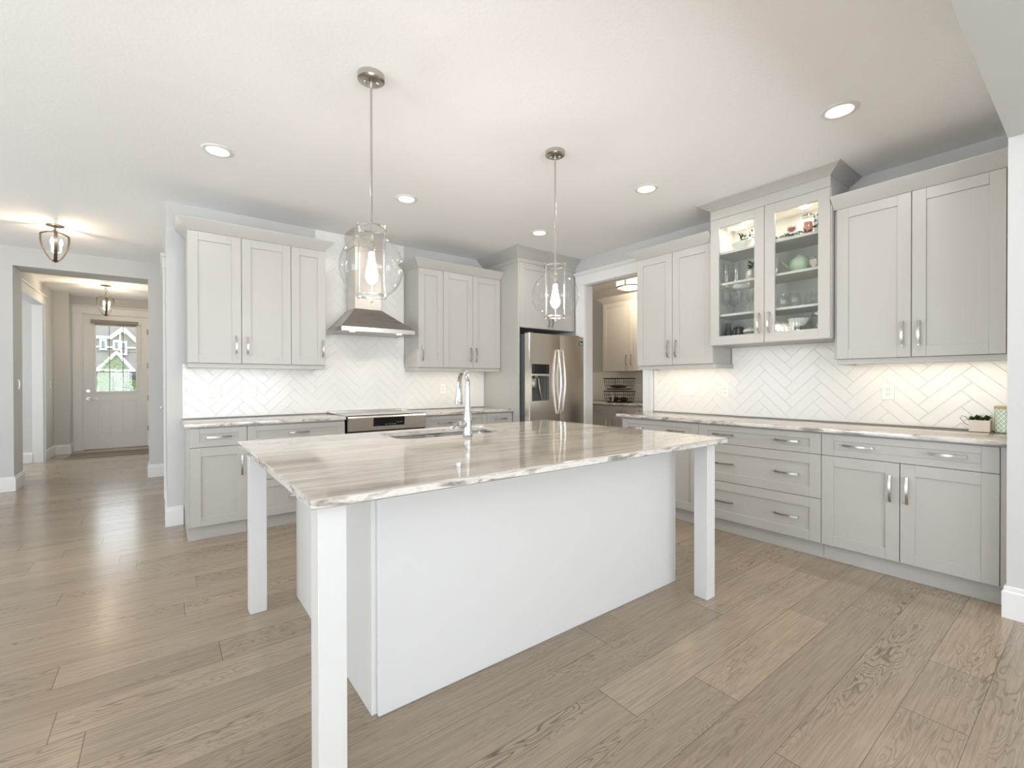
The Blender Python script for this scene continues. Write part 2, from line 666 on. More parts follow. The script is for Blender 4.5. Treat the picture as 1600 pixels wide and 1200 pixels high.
# ------------------------------------------------------------------ room shell
struct('floor', MB().box(-4.6, 6.1, -4.1, 11.4, -0.12, 0.0), 'floor')
struct('ceiling', MB().box(-4.6, 6.1, -4.1, 11.4, CZ, CZ + 0.12), 'ceiling')
struct('wall_back', MB().box(0.024, 4.33, YB, YB + 0.12, 0, CZ), 'wall')
w = MB()
w.box(XR, XR + 0.12, 0.33, 3.12, 0, CZ)
w.box(XR, XR + 0.12, 4.003, YB, 0, CZ)
w.box(XR, XR + 0.12, 3.12, 4.003, 2.442, CZ)
struct('wall_right', w, 'wall')
struct('wall_stub', MB().box(3.496, 4.327, -4.0, 0.328, 0, CZ), 'wall')
struct('trim_1', MB().box(-4.5, 3.496, -0.05, 0.328, 2.494, CZ), 'wall')
struct('wall_hall_side', MB().box(0.024, 0.144, YB + 0.12, YH0, 0, CZ), 'wall')
w = MB()
w.box(-4.5, -1.353, YH0, YH1, 0, CZ)
w.box(-0.15, 0.144, YH0, YH1, 0, CZ)
w.box(-1.353, -0.15, YH0, YH1, 2.565, CZ)
struct('wall_hall', w, 'wall')
# foyer
w = MB()
w.box(-1.60, -1.48, YH1, 8.35, 0, CZ)
w.box(-1.60, -1.48, 10.05, 10.9, 0, CZ)
w.box(-1.60, -1.48, 8.35, 10.05, 2.43, CZ)
struct('wall_foyer_left', w, 'wall')
struct('wall_foyer_corner', MB().box(-1.60, -1.289, 10.9, YD, 0, CZ), 'wall')
struct('wall_foyer_right', MB().box(0.144, 0.264, YH1, YD, 0, CZ), 'wall')
struct('wall_side_room', MB().box(-3.2, -1.60, 10.05, 10.17, 0, CZ), 'wall')
w = MB()
w.box(-3.3, -3.2, YH1, 8.4, 0, CZ)
w.box(-3.3, -3.2, 9.9, 10.17, 0, CZ)
w.box(-3.3, -3.2, 8.4, 9.9, 0, 0.25)
w.box(-3.3, -3.2, 8.4, 9.9, 2.45, CZ)
struct('wall_side_room_left', w, 'wall')
w = MB()
w.box(-1.60, -1.165, YD, YD + 0.13, 0, CZ)
w.box(-0.219, 0.264, YD, YD + 0.13, 0, CZ)
w.box(-1.165, -0.219, YD, YD + 0.13, 2.475, CZ)
struct('wall_front', w, 'wall')
# room behind and left of the camera, with windows
w = MB()
w.box(-4.5, -3.55, -4.12, -4.0, 0, CZ)
w.box(-1.05, 0.05, -4.12, -4.0, 0, CZ)
w.box(2.55, 4.327, -4.12, -4.0, 0, CZ)
for a, b in ((-3.55, -1.05), (0.05, 2.55)):
    w.box(a, b, -4.12, -4.0, 0, 0.25)
    w.box(a, b, -4.12, -4.0, 2.45, CZ)
struct('wall_rear', w, 'wall')
w = MB()
w.box(-4.62, -4.5, -4.12, 0.2, 0, CZ)
w.box(-4.62, -4.5, 2.8, 4.2, 0, CZ)
w.box(-4.62, -4.5, 6.2, YH1, 0, CZ)
for a, b in ((0.2, 2.8), (4.2, 6.2)):
    w.box(-4.62, -4.5, a, b, 0, 0.25)
    w.box(-4.62, -4.5, a, b, 2.45, CZ)
struct('wall_left', w, 'wall')


def window(n, axis, a, b, plane):
    f = MB()
    def bx(u0, u1, z0, z1, t0=-0.05, t1=0.05, bev=0.004):
        if axis == 'x':
            f.box(u0, u1, plane + t0, plane + t1, z0, z1, bev)
        else:
            f.box(plane + t0, plane + t1, u0, u1, z0, z1, bev)
    for u in (a, (a + b) / 2 - 0.03, b - 0.06):
        bx(u, u + 0.06, 0.25, 2.45)
    bx(a, b, 0.25, 0.31)
    bx(a, b, 2.39, 2.45)
    o = struct('window_%d' % n, f, 'trim')
    g = MB()
    for u0, u1 in ((a + 0.06, (a + b) / 2 - 0.03), ((a + b) / 2 + 0.03, b - 0.06)):
        if axis == 'x':
            g.box(u0, u1, plane - 0.004, plane + 0.004, 0.31, 2.39)
        else:
            g.box(plane - 0.004, plane + 0.004, u0, u1, 0.31, 2.39)
    g.build('pane', 'window_pane', o)


window(1, 'x', -3.55, -1.05, -4.06)
window(2, 'x', 0.05, 2.55, -4.06)
window(3, 'y', 0.2, 2.8, -4.56)
window(4, 'y', 4.2, 6.2, -4.56)
window(5, 'y', 8.4, 9.9, -3.25)

# pantry
struct('wall_pantry_rear', MB().box(5.95, 6.07, 2.2, 5.7, 0, CZ), 'wall')
struct('wall_pantry_far', MB().box(4.327, 5.95, 5.58, 5.7, 0, CZ), 'wall')
struct('wall_pantry_near', MB().box(4.327, 5.95, 2.2, 2.32, 0, CZ), 'wall')


# baseboards -------------------------------------------------------
def base_prof(mb, pts):
    """baseboard round a plan polyline; wall lies to the right hand side of travel"""
    prof = [(0.0, 0.0), (0.016, 0.0), (0.016, BH - 0.03), (0.009, BH - 0.022), (0.009, BH - 0.004), (0.005, BH), (0.0, BH)]
    pts = [Vector((p[0], p[1])) for p in pts]
    n = len(pts)
    rings = []
    for i in range(n):
        d0 = (pts[i] - pts[i - 1]).normalized() if i else None
        d1 = (pts[i + 1] - pts[i]).normalized() if i < n - 1 else None
        d0 = d0 or d1
        d1 = d1 or d0
        n0, n1 = Vector((-d0.y, d0.x)), Vector((-d1.y, d1.x))
        m = (n0 + n1)
        m = m / max(1e-6, (1 + n0.dot(n1)))
        rings.append([(pts[i].x + m.x * o, pts[i].y + m.y * o, z) for o, z in prof])
    mb.loft(rings)
    return mb


def baseboard(side, *lines):
    mb = MB()
    for l in lines:
        base_prof(mb, l)
    return struct('baseboard_' + side, mb, 'trim')


baseboard('back', [(0.135, YB - 0.0), (0.024, YB), (0.024, 6.05)][::1])
baseboard('hall_left', [(-1.353, YH1), (-1.353, YH0), (-4.5, YH0)])
baseboard('hall_right', [(0.024, YH0), (-0.15, YH0), (-0.15, YH1)])
baseboard('stub', [(3.496, -4.0), (3.496, 0.328), (3.54, 0.328)])
baseboard('foyer_left', [(-1.289, YD), (-1.289, 10.9), (-1.48, 10.9), (-1.48, 10.15)])
baseboard('foyer_right', [(0.144, YH1), (0.144, YD)])
baseboard('left', [(-4.5, YH0), (-4.5, -4.0)])
baseboard('rear', [(-4.5, -4.0), (3.496, -4.0)])
baseboard('side_room', [(-1.6, 10.05), (-3.2, 10.05)])


# cased openings ---------------------------------------------------
def casing_right(mb):
    X = XR
    for a, b in ((4.003, 4.135), (2.992, 3.12)):
        mb.box(X - 0.022, X, a, b, 0, 2.442, 0.003)
        mb.box(X - 0.028, X - 0.022, a + 0.095, b, 0, 2.442, 0.002) if a > 3.5 else mb.box(X - 0.028, X - 0.022, a, b - 0.095, 0, 2.442, 0.002)
    mb.box(X - 0.026, X, 2.985, 4.147, 2.442, 2.56, 0.003)
    rings = []
    for z, o in ((2.56, 0.0), (2.572, 0.012), (2.588, 0.026), (2.6, 0.028)):
        rings.append([(X, 2.985 - o, z), (X, 4.147 + o * 0.3, z), (X - 0.026 - o, 4.147 + o * 0.3, z), (X - 0.026 - o, 2.985 - o, z)])
    mb.loft(rings)
    # jamb lining
    mb.box(X, X + 0.13, 3.995, 4.003, 0, 2.442)
    mb.box(X, X + 0.13, 3.12, 3.128, 0, 2.442)
    mb.box(X + 0.0005, X + 0.1295, 3.128, 3.995, 2.434, 2.4418)
    return mb


struct('trim_2', casing_right(MB()), 'trim')
m = MB()
m.box(-1.48, -1.455, 8.2, 8.35, 0, 2.43, 0.003)
m.box(-1.48, -1.452, 8.18, 10.12, 2.43, 2.55, 0.003)
m.box(-1.48, -1.435, 8.16, 10.16, 2.55, 2.58, 0.006)
m.box(-1.48, -1.455, 10.05, 10.09, 0, 2.43, 0.003)
m.box(-1.6, -1.48, 10.04, 10.05, 0, 2.43)
struct('trim_3', m, 'trim')
m = MB()
m.box(-1.29, -1.165, YD - 0.022, YD, 0, 2.475, 0.003)
m.box(-0.219, -0.095, YD - 0.022, YD, 0, 2.475, 0.003)
m.box(-1.30, -0.085, YD - 0.028, YD, 2.475, 2.6, 0.003)
m.box(-1.325, -0.06, YD - 0.05, YD, 2.6, 2.63, 0.006)
m.box(-1.165, -1.149, YD - 0.005, YD + 0.12, 0, 2.475)
m.box(-0.235, -0.219, YD - 0.005, YD + 0.12, 0, 2.475)
m.box(-1.149, -0.235, YD - 0.004, YD + 0.119, 2.462, 2.4745)
struct('trim_4', m, 'trim')

# front door
dr = thing('door_1', (-0.692, YD + 0.02, 0))
dr['kind'] = 'structure'
GX0, GX1, GZ0, GZ1 = -0.985, -0.402, 1.055, 2.285
m = MB()
y0, y1 = YD + 0.0, YD + 0.045
x0, x1 = -1.146, -0.238
m.box(x0, GX0, y0, y1, 0.015, 2.459)
m.box(GX1, x1, y0, y1, 0.015, 2.459)
m.box(GX0, GX1, y0, y1, GZ1, 2.459)
m.box(GX0, GX1, y0, y1, 0.015, GZ0)
m.build('door_slab', 'trim', dr)
m = MB()
for a, b, c, d in ((GX0 - 0.02, GX0 + 0.012, GZ0 - 0.02, GZ1 + 0.02), (GX1 - 0.012, GX1 + 0.02, GZ0 - 0.02, GZ1 + 0.02)):
    m.box(a, b, y0 - 0.012, y0 + 0.002, c, d, 0.003)
m.box(GX0 + 0.012, GX1 - 0.012, y0 - 0.0118, y0 + 0.0018, GZ0 - 0.02, GZ0 + 0.012)
m.box(GX0 + 0.012, GX1 - 0.012, y0 - 0.0118, y0 + 0.0018, GZ1 - 0.012, GZ1 + 0.02)
m.build('glass_frame', 'trim', dr)
MB().box(GX0, GX1, y0 + 0.018, y0 + 0.024, GZ0, GZ1).build('pane', 'window_pane', dr)
m = MB()
for s_ in (1 / 3, 2 / 3):
    xx = GX0 + (GX1 - GX0) * s_
    m.box(xx - 0.004, xx + 0.004, y0 + 0.012, y0 + 0.03, GZ0, GZ1)
m.box(GX0, GX1, y0 + 0.013, y0 + 0.029, 1.865, 1.871)
m.build('muntin', 'rubber', dr)
for a, b in ((-0.955, -0.765), (-0.613, -0.405)):
    m = MB()
    for c, d, e, f_ in ((a + 0.012, b - 0.012, 0.25, 0.262), (a + 0.012, b - 0.012, 0.898, 0.91), (a, a + 0.012, 0.25, 0.91), (b - 0.012, b, 0.25, 0.91)):
        m.box(c, d, y0 - 0.006, y0 + 0.001, e, f_, 0.002)
    m.box(a + 0.03, b - 0.03, y0 - 0.005, y0 + 0.001, 0.28, 0.88, 0.003)
    m.build('raised_panel', 'trim', dr)
m = MB().cyl((-1.082, y0, 1.075), (-1.082, y0 - 0.02, 1.075), 0.032, 0.028)
m.cyl((-1.082, y0 - 0.02, 1.075), (-1.082, y0 - 0.035, 1.075), 0.008)
m.build('deadbolt', 'nickel', dr)
m = MB().cyl((-1.082, y0, 0.935), (-1.082, y0 - 0.014, 0.935), 0.032, 0.028)
m.tube([(-1.082, y0 - 0.01, 0.935), (-1.082, y0 - 0.05, 0.935), (-1.07, y0 - 0.06, 0.935), (-1.03, y0 - 0.06, 0.932), (-0.965, y0 - 0.056, 0.93)], [0.012, 0.011, 0.012, 0.011, 0.008])
m.build('lever_handle', 'nickel', dr)
for z in (0.35, 0.93, 1.55, 2.2):
    MB().box(-0.246, -0.226, y0 - 0.008, y0 + 0.004, z - 0.05, z + 0.05, 0.002).build('hinge', 'bronze', dr)
MB().box(-1.15, -0.233, y0 - 0.02, y1 + 0.06, 0.0, 0.014, 0.003).build('threshold', 'bronze', dr)

# hall side door seen edge on
dr = thing('door_2', (0.024, 6.6, 0))
dr['kind'] = 'structure'
m = MB()
m.box(0.002, 0.024, 6.05, 6.17, 0, 2.43, 0.003)
m.box(0.002, 0.024, 7.0, 7.12, 0, 2.43, 0.003)
m.box(-0.002, 0.024, 6.03, 7.14, 2.43, 2.55, 0.003)
m.box(-0.018, 0.024, 6.0, 7.17, 2.55, 2.585, 0.006)
m.build('door_casing', 'trim', dr)
MB().box(0.012, 0.024, 6.17, 7.0, 0.01, 2.43).build('door_slab', 'trim', dr)
MB().cyl((0.012, 6.25, 0.96), (-0.02, 6.25, 0.96), 0.009).tube([(-0.02, 6.24, 0.96), (-0.022, 6.3, 0.96), (-0.02, 6.37, 0.958)], [0.009, 0.008, 0.006]).build('door_lever', 'nickel', dr)


# ------------------------------------------------------------------ cabinets
def handle(fr, u, v, vertical, parent, n0=0.0, L=0.165, label=None):
    """flat bowed bar pull"""
    h = L / 2
    pts = [(-h, 0), (-h, .021), (-h + .016, .023), (-h + .034, .030), (0, .034), (h - .034, .030), (h - .016, .023), (h, .021), (h, 0),
           (h - .012, 0), (h - .014, .016), (h - .036, .024), (0, .028), (-h + .036, .024), (-h + .014, .016), (-h + .012, 0)]
    rings = []
    for s_ in (-0.0065, 0.0065):
        if vertical:
            rings.append([fr.pt(u + s_, v + a, n0 + b) for a, b in pts])
        else:
            rings.append([fr.pt(u + a, v + s_, n0 + b) for a, b in pts])
    mb = MB().loft(rings)
    return mb.build('handle', 'nickel', parent)


def shaker(fr, u0, u1, v0, v1, name, parent, mat='cabinet', rail=0.07, gap=0.002, th=0.02, glass=False, rec=0.009):
    """five-piece shaker front standing on plane n=-th..0 (front face at n=0)"""
    u0, u1 = min(u0, u1) + gap, max(u0, u1) - gap
    v0, v1 = v0 + gap, v1 - gap
    rv = min(rail, (v1 - v0) * 0.3)
    mb = MB()
    b = 0.0012
    fr.box(mb, u0, u0 + rail, v0, v1, -th, 0, b)
    fr.box(mb, u1 - rail, u1, v0, v1, -th, 0, b)
    fr.box(mb, u0 + rail, u1 - rail, v0, v0 + rv, -th, -0.0002, b)
    fr.box(mb, u0 + rail, u1 - rail, v1 - rv, v1, -th, -0.0002, b)
    if not glass:
        fr.box(mb, u0 + rail - 0.002, u1 - rail + 0.002, v0 + rv - 0.002, v1 - rv + 0.002, -th + 0.001, -rec)
    o = mb.build(name, mat, parent)
    return o


def carcass(fr, u0, u1, v0, v1, depth, parent, mat='cabinet', th=0.02):
    mb = MB()
    fr.box(mb, u0 + 0.0015, u1 - 0.0015, v0, v1, -depth, -th - 0.0015, 0.001)
    return mb.build('carcass', mat, parent)


def crown(fr, u0, u1, n_wall, levels, parent, fl_lo=True, fl_hi=True, mat='cabinet'):
    """levels: (z, offset); flares forward, and sideways where fl_lo / fl_hi"""
    rings = []
    for z, o in levels:
        a = u0 - (o if fl_lo else 0)
        b = u1 + (o if fl_hi else 0)
        rings.append([fr.pt(a, z, -n_wall), fr.pt(b, z, -n_wall), fr.pt(b, z, o), fr.pt(a, z, o)])
    return MB().loft(rings).build('crown_moulding', mat, parent)


CROWN_S = [(UT, -0.002), (UT + 0.006, 0.004), (UT + 0.012, 0.006), (UT + 0.076, 0.07), (UT + 0.086, 0.073)]


def light_rail(fr, u0, u1, parent, lo_ret=True, hi_ret=True, depth=0.355, z0=1.352):
    mb = MB()
    fr.box(mb, u0 + 0.004, u1 - 0.004, z0, UB, -0.035, -0.014, 0.002)
    if lo_ret:
        fr.box(mb, u0 + 0.004, u0 + 0.022, z0, UB, -depth, -0.035, 0.002)
    if hi_ret:
        fr.box(mb, u1 - 0.022, u1 - 0.004, z0, UB, -depth, -0.035, 0.002)
    return mb.build('light_rail', 'cabinet', parent)


UBK = Frame('back', 4.513)     # upper fronts on the back wall
BBK = Frame('back', 4.277)     # base fronts on the back wall
URT = Frame('right', 3.869)
UGL = Frame('right', 3.819)
BRT = Frame('right', 3.612)
FRB = Frame('back', 4.17)      # fridge surround

WD = YB - 0.012 - 4.513         # depth behind front plane

# upper left of hood
t = thing('upper_cabinet', (0.69, 4.70, UB), 'greige three-door upper cabinet left of the range hood', 'cabinet')
carcass(UBK, 0.157, 1.226, UB, UT, WD, t)
for a, b, hu in ((0.157, 0.536, 0.495), (0.536, 0.926, 0.58), (0.926, 1.226, 1.197)):
    d = shaker(UBK, a, b, UB, UT, 'door', t)
    handle(UBK, hu, 1.545, True, d)
crown(UBK, 0.157, 1.226, WD, CROWN_S, t)
light_rail(UBK, 0.157, 1.226, t)

# upper right of hood
t = thing('upper_cabinet', (2.72, 4.70, UB), 'greige three-door upper cabinet between the range hood and the tall fridge panel', 'cabinet')
carcass(UBK, 2.182, 3.270, UB, UT, WD, t)
for a, b, hu in ((2.182, 2.483, 2.225), (2.483, 2.874, 2.838), (2.874, 3.268, 2.915)):
    d = shaker(UBK, a, b, UB, UT, 'door', t)
    handle(UBK, hu, 1.545, True, d)
crown(UBK, 2.182, 3.270, WD, CROWN_S, t, True, False)
light_rail(UBK, 2.182, 3.270, t, True, False)

# fridge surround: tall panel + cabinet above
t = thing('fridge_cabinet', (3.74, 4.53, 0), 'tall greige side panel and two-door cabinet framing the refrigerator', 'cabinet')
MB().box(3.274, 3.296, 4.17, YB - 0.002, 0.0, 2.63, 0.001).build('side_panel', 'cabinet', t)
MB().box(3.297, 4.19, 4.195, YB - 0.002, 1.868, 2.63, 0.001).build('carcass', 'cabinet', t)
for a, b, hu in ((3.297, 3.765, 3.735), (3.765, 4.192, 3.795)):
    d = shaker(FRB, a, b, 1.868, 2.63, 'door', t)
    handle(FRB, hu, 1.96, True, d, L=0.13)
MB().box(3.272, 4.195, 4.172, YB - 0.002, 2.631, 2.676, 0.001).build('frieze_board', 'cabinet', t)
crown(FRB, 3.274, 4.2, YB - 4.172, [(2.676, -0.002), (2.68, 0.004), (2.688, 0.008), (2.766, 0.1), (2.776, 0.104)], t, True, False)

# right wall uppers (u = y)
WDR = XR - 0.012 - 3.869
t = thing('upper_cabinet', (4.03, 2.545, UB), 'greige two-door upper cabinet between the pantry doorway and the glass cabinet', 'cabinet')
carcass(URT, 2.139, 2.954, UB, UT, WDR, t)
for a, b, hu in ((2.139, 2.546, 2.505), (2.546, 2.954, 2.588)):
    d = shaker(URT, a, b, UB, UT, 'door', t)
    handle(URT, hu, 1.545, True, d)
crown(URT, 2.139, 2.954, WDR, CROWN_S, t, False, True)
light_rail(URT, 2.118, 2.954, t, True, True)

t = thing('upper_cabinet', (4.03, 0.77, UB), 'greige two-door upper cabinet at the right end beside the white wall stub', 'cabinet')
carcass(URT, 0.336, 1.224, UB, UT, WDR, t)
for a, b, hu in ((0.366, 0.789, 0.75), (0.789, 1.206, 0.833)):
    d = shaker(URT, a, b, UB, UT, 'door', t)
    handle(URT, hu, 1.545, True, d)
mb = MB()
URT.box(mb, 0.336, 0.365, UB, UT, -0.03, -0.004)
mb.build('filler_strip', 'cabinet', t)
crown(URT, 0.336, 1.224, WDR, CROWN_S, t, False, False)
light_rail(URT, 0.336, 1.206, t, False, True)

# glass cabinet
GB, GTOP = 1.544, 2.635
GY0, GY1 = 1.228, 2.136
t = thing('glass_cabinet', (4.0, 1.68, GB), 'glass-front greige display cabinet taller than its neighbours, filled with dishes', 'cabinet')
GLASSCAB = t
mb = MB()
xf, xb = 3.8405, XR - 0.012
mb.box(xf, xb, GY0, GY0 + 0.018, GB, GTOP)
mb.box(xf, xb, GY1 - 0.018, GY1, GB, GTOP)
mb.box(xb - 0.01, xb, GY0 + 0.018, GY1 - 0.018, GB, GTOP)
mb.box(xf, xb - 0.01, GY0 + 0.018, GY1 - 0.018, GB, GB + 0.07)
mb.box(xf, xb - 0.01, GY0 + 0.018, GY1 - 0.018, GTOP - 0.02, GTOP)
mb.build('carcass', 'cab_inside', t)
mb = MB()
mb.box(3.8395, XR - 0.012, GY0 - 0.002, GY0 - 0.0002, GB, GTOP)
mb.box(3.8395, XR - 0.012, GY1 + 0.0002, GY1 + 0.002, GB, GTOP)
mb.box(3.8395, XR - 0.012, GY0, GY1, GB - 0.002, GB - 0.0002)
mb.build('side_skin', 'cabinet', t)
for z in (1.812, 2.083, 2.348):
    MB().box(xf + 0.012, xb - 0.011, GY0 + 0.019, GY1 - 0.019, z - 0.019, z, 0.001).build('shelf', 'cab_inside', t)
for a, b, hu in ((GY0, 1.683, 1.645), (1.683, GY1, 1.722)):
    d = shaker(UGL, a, b, GB, GTOP, 'door', t, glass=True, rail=0.076)
    handle(UGL, hu, 1.70, True, d)
    mb = MB()
    UGL.box(mb, a + 0.072, b - 0.072, GB + 0.072, GTOP - 0.072, -0.013, -0.009)
    mb.build('pane', 'pane', d)
mb = MB()
mb.box(3.8215, XR - 0.012, GY0, GY1, GTOP + 0.001, 2.715, 0.001)
mb.build('frieze_board', 'cabinet', t)
crown(UGL, GY0, GY1, XR - 0.012 - 3.819, [(2.715, -0.002), (2.718, 0.004), (2.724, 0.007), (2.768, 0.08), (2.7775, 0.083)], t)
for y in (1.47, 1.93):
    MB().lathe([(0.0, 0.0), (0.028, 0.0), (0.034, 0.003), (0.034, 0.012), (0.0, 0.012)], (4.03, y, GTOP - 0.033), 20).build('puck_light', 'puck', t)
    lamp('puck_lamp', 'AREA', (4.03, y, GTOP - 0.036), 1.1, (1, 0.93, 0.82), 0.06, aim=(4.03, y, 0))


# base cabinets
def base_box(fr, u0, u1, parent, depth, mat='cabinet', end_lo=False, end_hi=False):
    mb = MB()
    fr.box(mb, u0 + 0.001, u1 - 0.001, 0.11, 0.884, -depth, -0.0215, 0.001)
    mb.build('carcass', mat, parent)
    mb = MB()
    fr.box(mb, u0 + 0.001, u1 - 0.001, 0.0, 0.109, -depth, -0.05)
    mb.build('toe_kick', mat, parent)


DB, DS, DT = 0.11, 0.725, 0.874
BD = YB - 0.004 - 4.277
t = thing('base_cabinet', (0.35, 4.58, 0), 'narrow greige base cabinet at the left end of the back wall', 'cabinet')
base_box(BBK, 0.145, 0.543, t, BD)
d = shaker(BBK, 0.159, 0.543, DS, DT, 'drawer', t, rail=0.06)
handle(BBK, 0.349, 0.802, False, d)
d = shaker(BBK, 0.159, 0.543, DB, DS, 'door', t)
handle(BBK, 0.505, 0.565, True, d)

t = thing('base_cabinet', (0.94, 4.58, 0), 'wide greige three-drawer base cabinet left of the range', 'cabinet')
base_box(BBK, 0.543, 1.330, t, BD)
for a, b, z in ((DS, DT, 0.80), (0.418, DS, 0.571), (DB, 0.418, 0.262)):
    d = shaker(BBK, 0.543, 1.330, a, b, 'drawer', t, rail=0.065)
    handle(BBK, 0.936, z, False, d)

t = thing('base_cabinet', (2.52, 4.58, 0), 'greige base cabinet right of the range with a wide top drawer', 'cabinet')
base_box(BBK, 2.141, 2.908, t, BD)
d = shaker(BBK, 2.141, 2.908, DS, DT, 'drawer', t, rail=0.065)
handle(BBK, 2.37, 0.80, False, d)
for a, b, hu in ((2.141, 2.5245, 2.487), (2.5245, 2.908, 2.562)):
    d = shaker(BBK, a, b, DB, DS, 'door', t)
    handle(BBK, hu, 0.565, True, d)

t = thing('base_cabinet', (3.09, 4.58, 0), 'narrow greige base cabinet against the tall fridge panel', 'cabinet')
base_box(BBK, 2.908, 3.272, t, BD)
d = shaker(BBK, 2.908, 3.265, DS, DT, 'drawer', t, rail=0.055)
handle(BBK, 3.10, 0.807, False, d)
d = shaker(BBK, 2.908, 3.265, DB, DS, 'door', t)
handle(BBK, 2.945, 0.565, True, d)

BDR = XR - 0.004 - 3.612
t = thing('base_cabinet', (3.9, 2.53, 0), 'greige base cabinet with one drawer over two doors next to the pantry doorway', 'cabinet')
base_box(BRT, 2.126, 2.950, t, BDR)
d = shaker(BRT, 2.126, 2.937, DS, DT, 'drawer', t, rail=0.065)
handle(BRT, 2.335, 0.795, False, d)
handle(BRT, 2.77, 0.79, False, d)
for a, b, hu in ((2.126, 2.531, 2.493), (2.531, 2.937, 2.57)):
    d = shaker(BRT, a, b, DB, DS, 'door', t)
    handle(BRT, hu, 0.565, True, d)

t = thing('base_cabinet', (3.9, 1.67, 0), 'wide greige drawer base cabinet with six pulls below the glass cabinet', 'cabinet')
base_box(BRT, 1.213, 2.126, t, BDR)
for a, b, z in ((DS, DT, 0.803), (0.418, DS, 0.569), (DB, 0.418, 0.261)):
    d = shaker(BRT, 1.213, 2.126, a, b, 'drawer', t)
    handle(BRT, 1.432, z, False, d)
    handle(BRT, 1.907, z, False, d)

t = thing('base_cabinet', (3.9, 0.78, 0), 'greige two-door base cabinet at the right end by the wall stub', 'cabinet')
base_box(BRT, 0.334, 1.213, t, BDR)
d = shaker(BRT, 0.363, 1.213, DS, DT, 'drawer', t)
handle(BRT, 0.577, 0.804, False, d)
handle(BRT, 1.003, 0.804, False, d)
for a, b, hu in ((0.363, 0.789, 0.752), (0.789, 1.213, 0.834)):
    d = shaker(BRT, a, b, DB, DS, 'door', t)
    handle(BRT, hu, 0.562, True, d)
mb = MB()
BRT.box(mb, 0.334, 0.362, DB, DT, -0.04, -0.006)
mb.build('filler_strip', 'cabinet', t)


# ------------------------------------------------------------------ countertops
def slab(x0, x1, y0, y1, z0, z1, mb, bev=0.004):
    return mb.box(x0, x1, y0, y1, z0, z1, bev)


tag(slab(0.124, 1.332, 4.252, YB - 0.011, 0.885, CT, MB()).build('countertop', 'stone'), 'veined grey stone countertop left of the range', 'countertop')
tag(slab(2.134, 3.272, 4.252, YB - 0.011, 0.885, CT, MB()).build('countertop', 'stone'), 'veined grey stone countertop between the range and the fridge panel', 'countertop')
tag(slab(3.572, XR - 0.0115, 0.332, 2.985, 0.885, CT, MB()).build('countertop', 'stone_r'), 'long veined grey stone countertop along the right wall', 'countertop')
tag(slab(5.30, 5.938, 2.33, 5.57, 0.885, CT, MB()).build('countertop', 'stone_r'), 'veined stone countertop inside the pantry', 'countertop')


# ------------------------------------------------------------------ herringbone backsplash
def clip(poly, rect):
    u0, u1, v0, v1 = rect
    def cut(p, inside, inter):
        out = []
        for i in range(len(p)):
            a, b = p[i - 1], p[i]
            ia, ib = inside(a), inside(b)
            if ib:
                if not ia:
                    out.append(inter(a, b))
                out.append(b)
            elif ia:
                out.append(inter(a, b))
        return out
    def ix(k, val):
        def f(a, b):
            t = (val - a[k]) / (b[k] - a[k])
            return (a[0] + (b[0] - a[0]) * t, a[1] + (b[1] - a[1]) * t)
        return f
    for k, val, sgn in ((0, u0, 1), (0, u1, -1), (1, v0, 1), (1, v1, -1)):
        if not poly:
            return poly
        poly = cut(poly, lambda p: sgn * (p[k] - val) >= 0, ix(k, val))
    return poly


def area(p):
    return 0.5 * sum(p[i - 1][0] * p[i][1] - p[i][0] * p[i - 1][1] for i in range(len(p)))


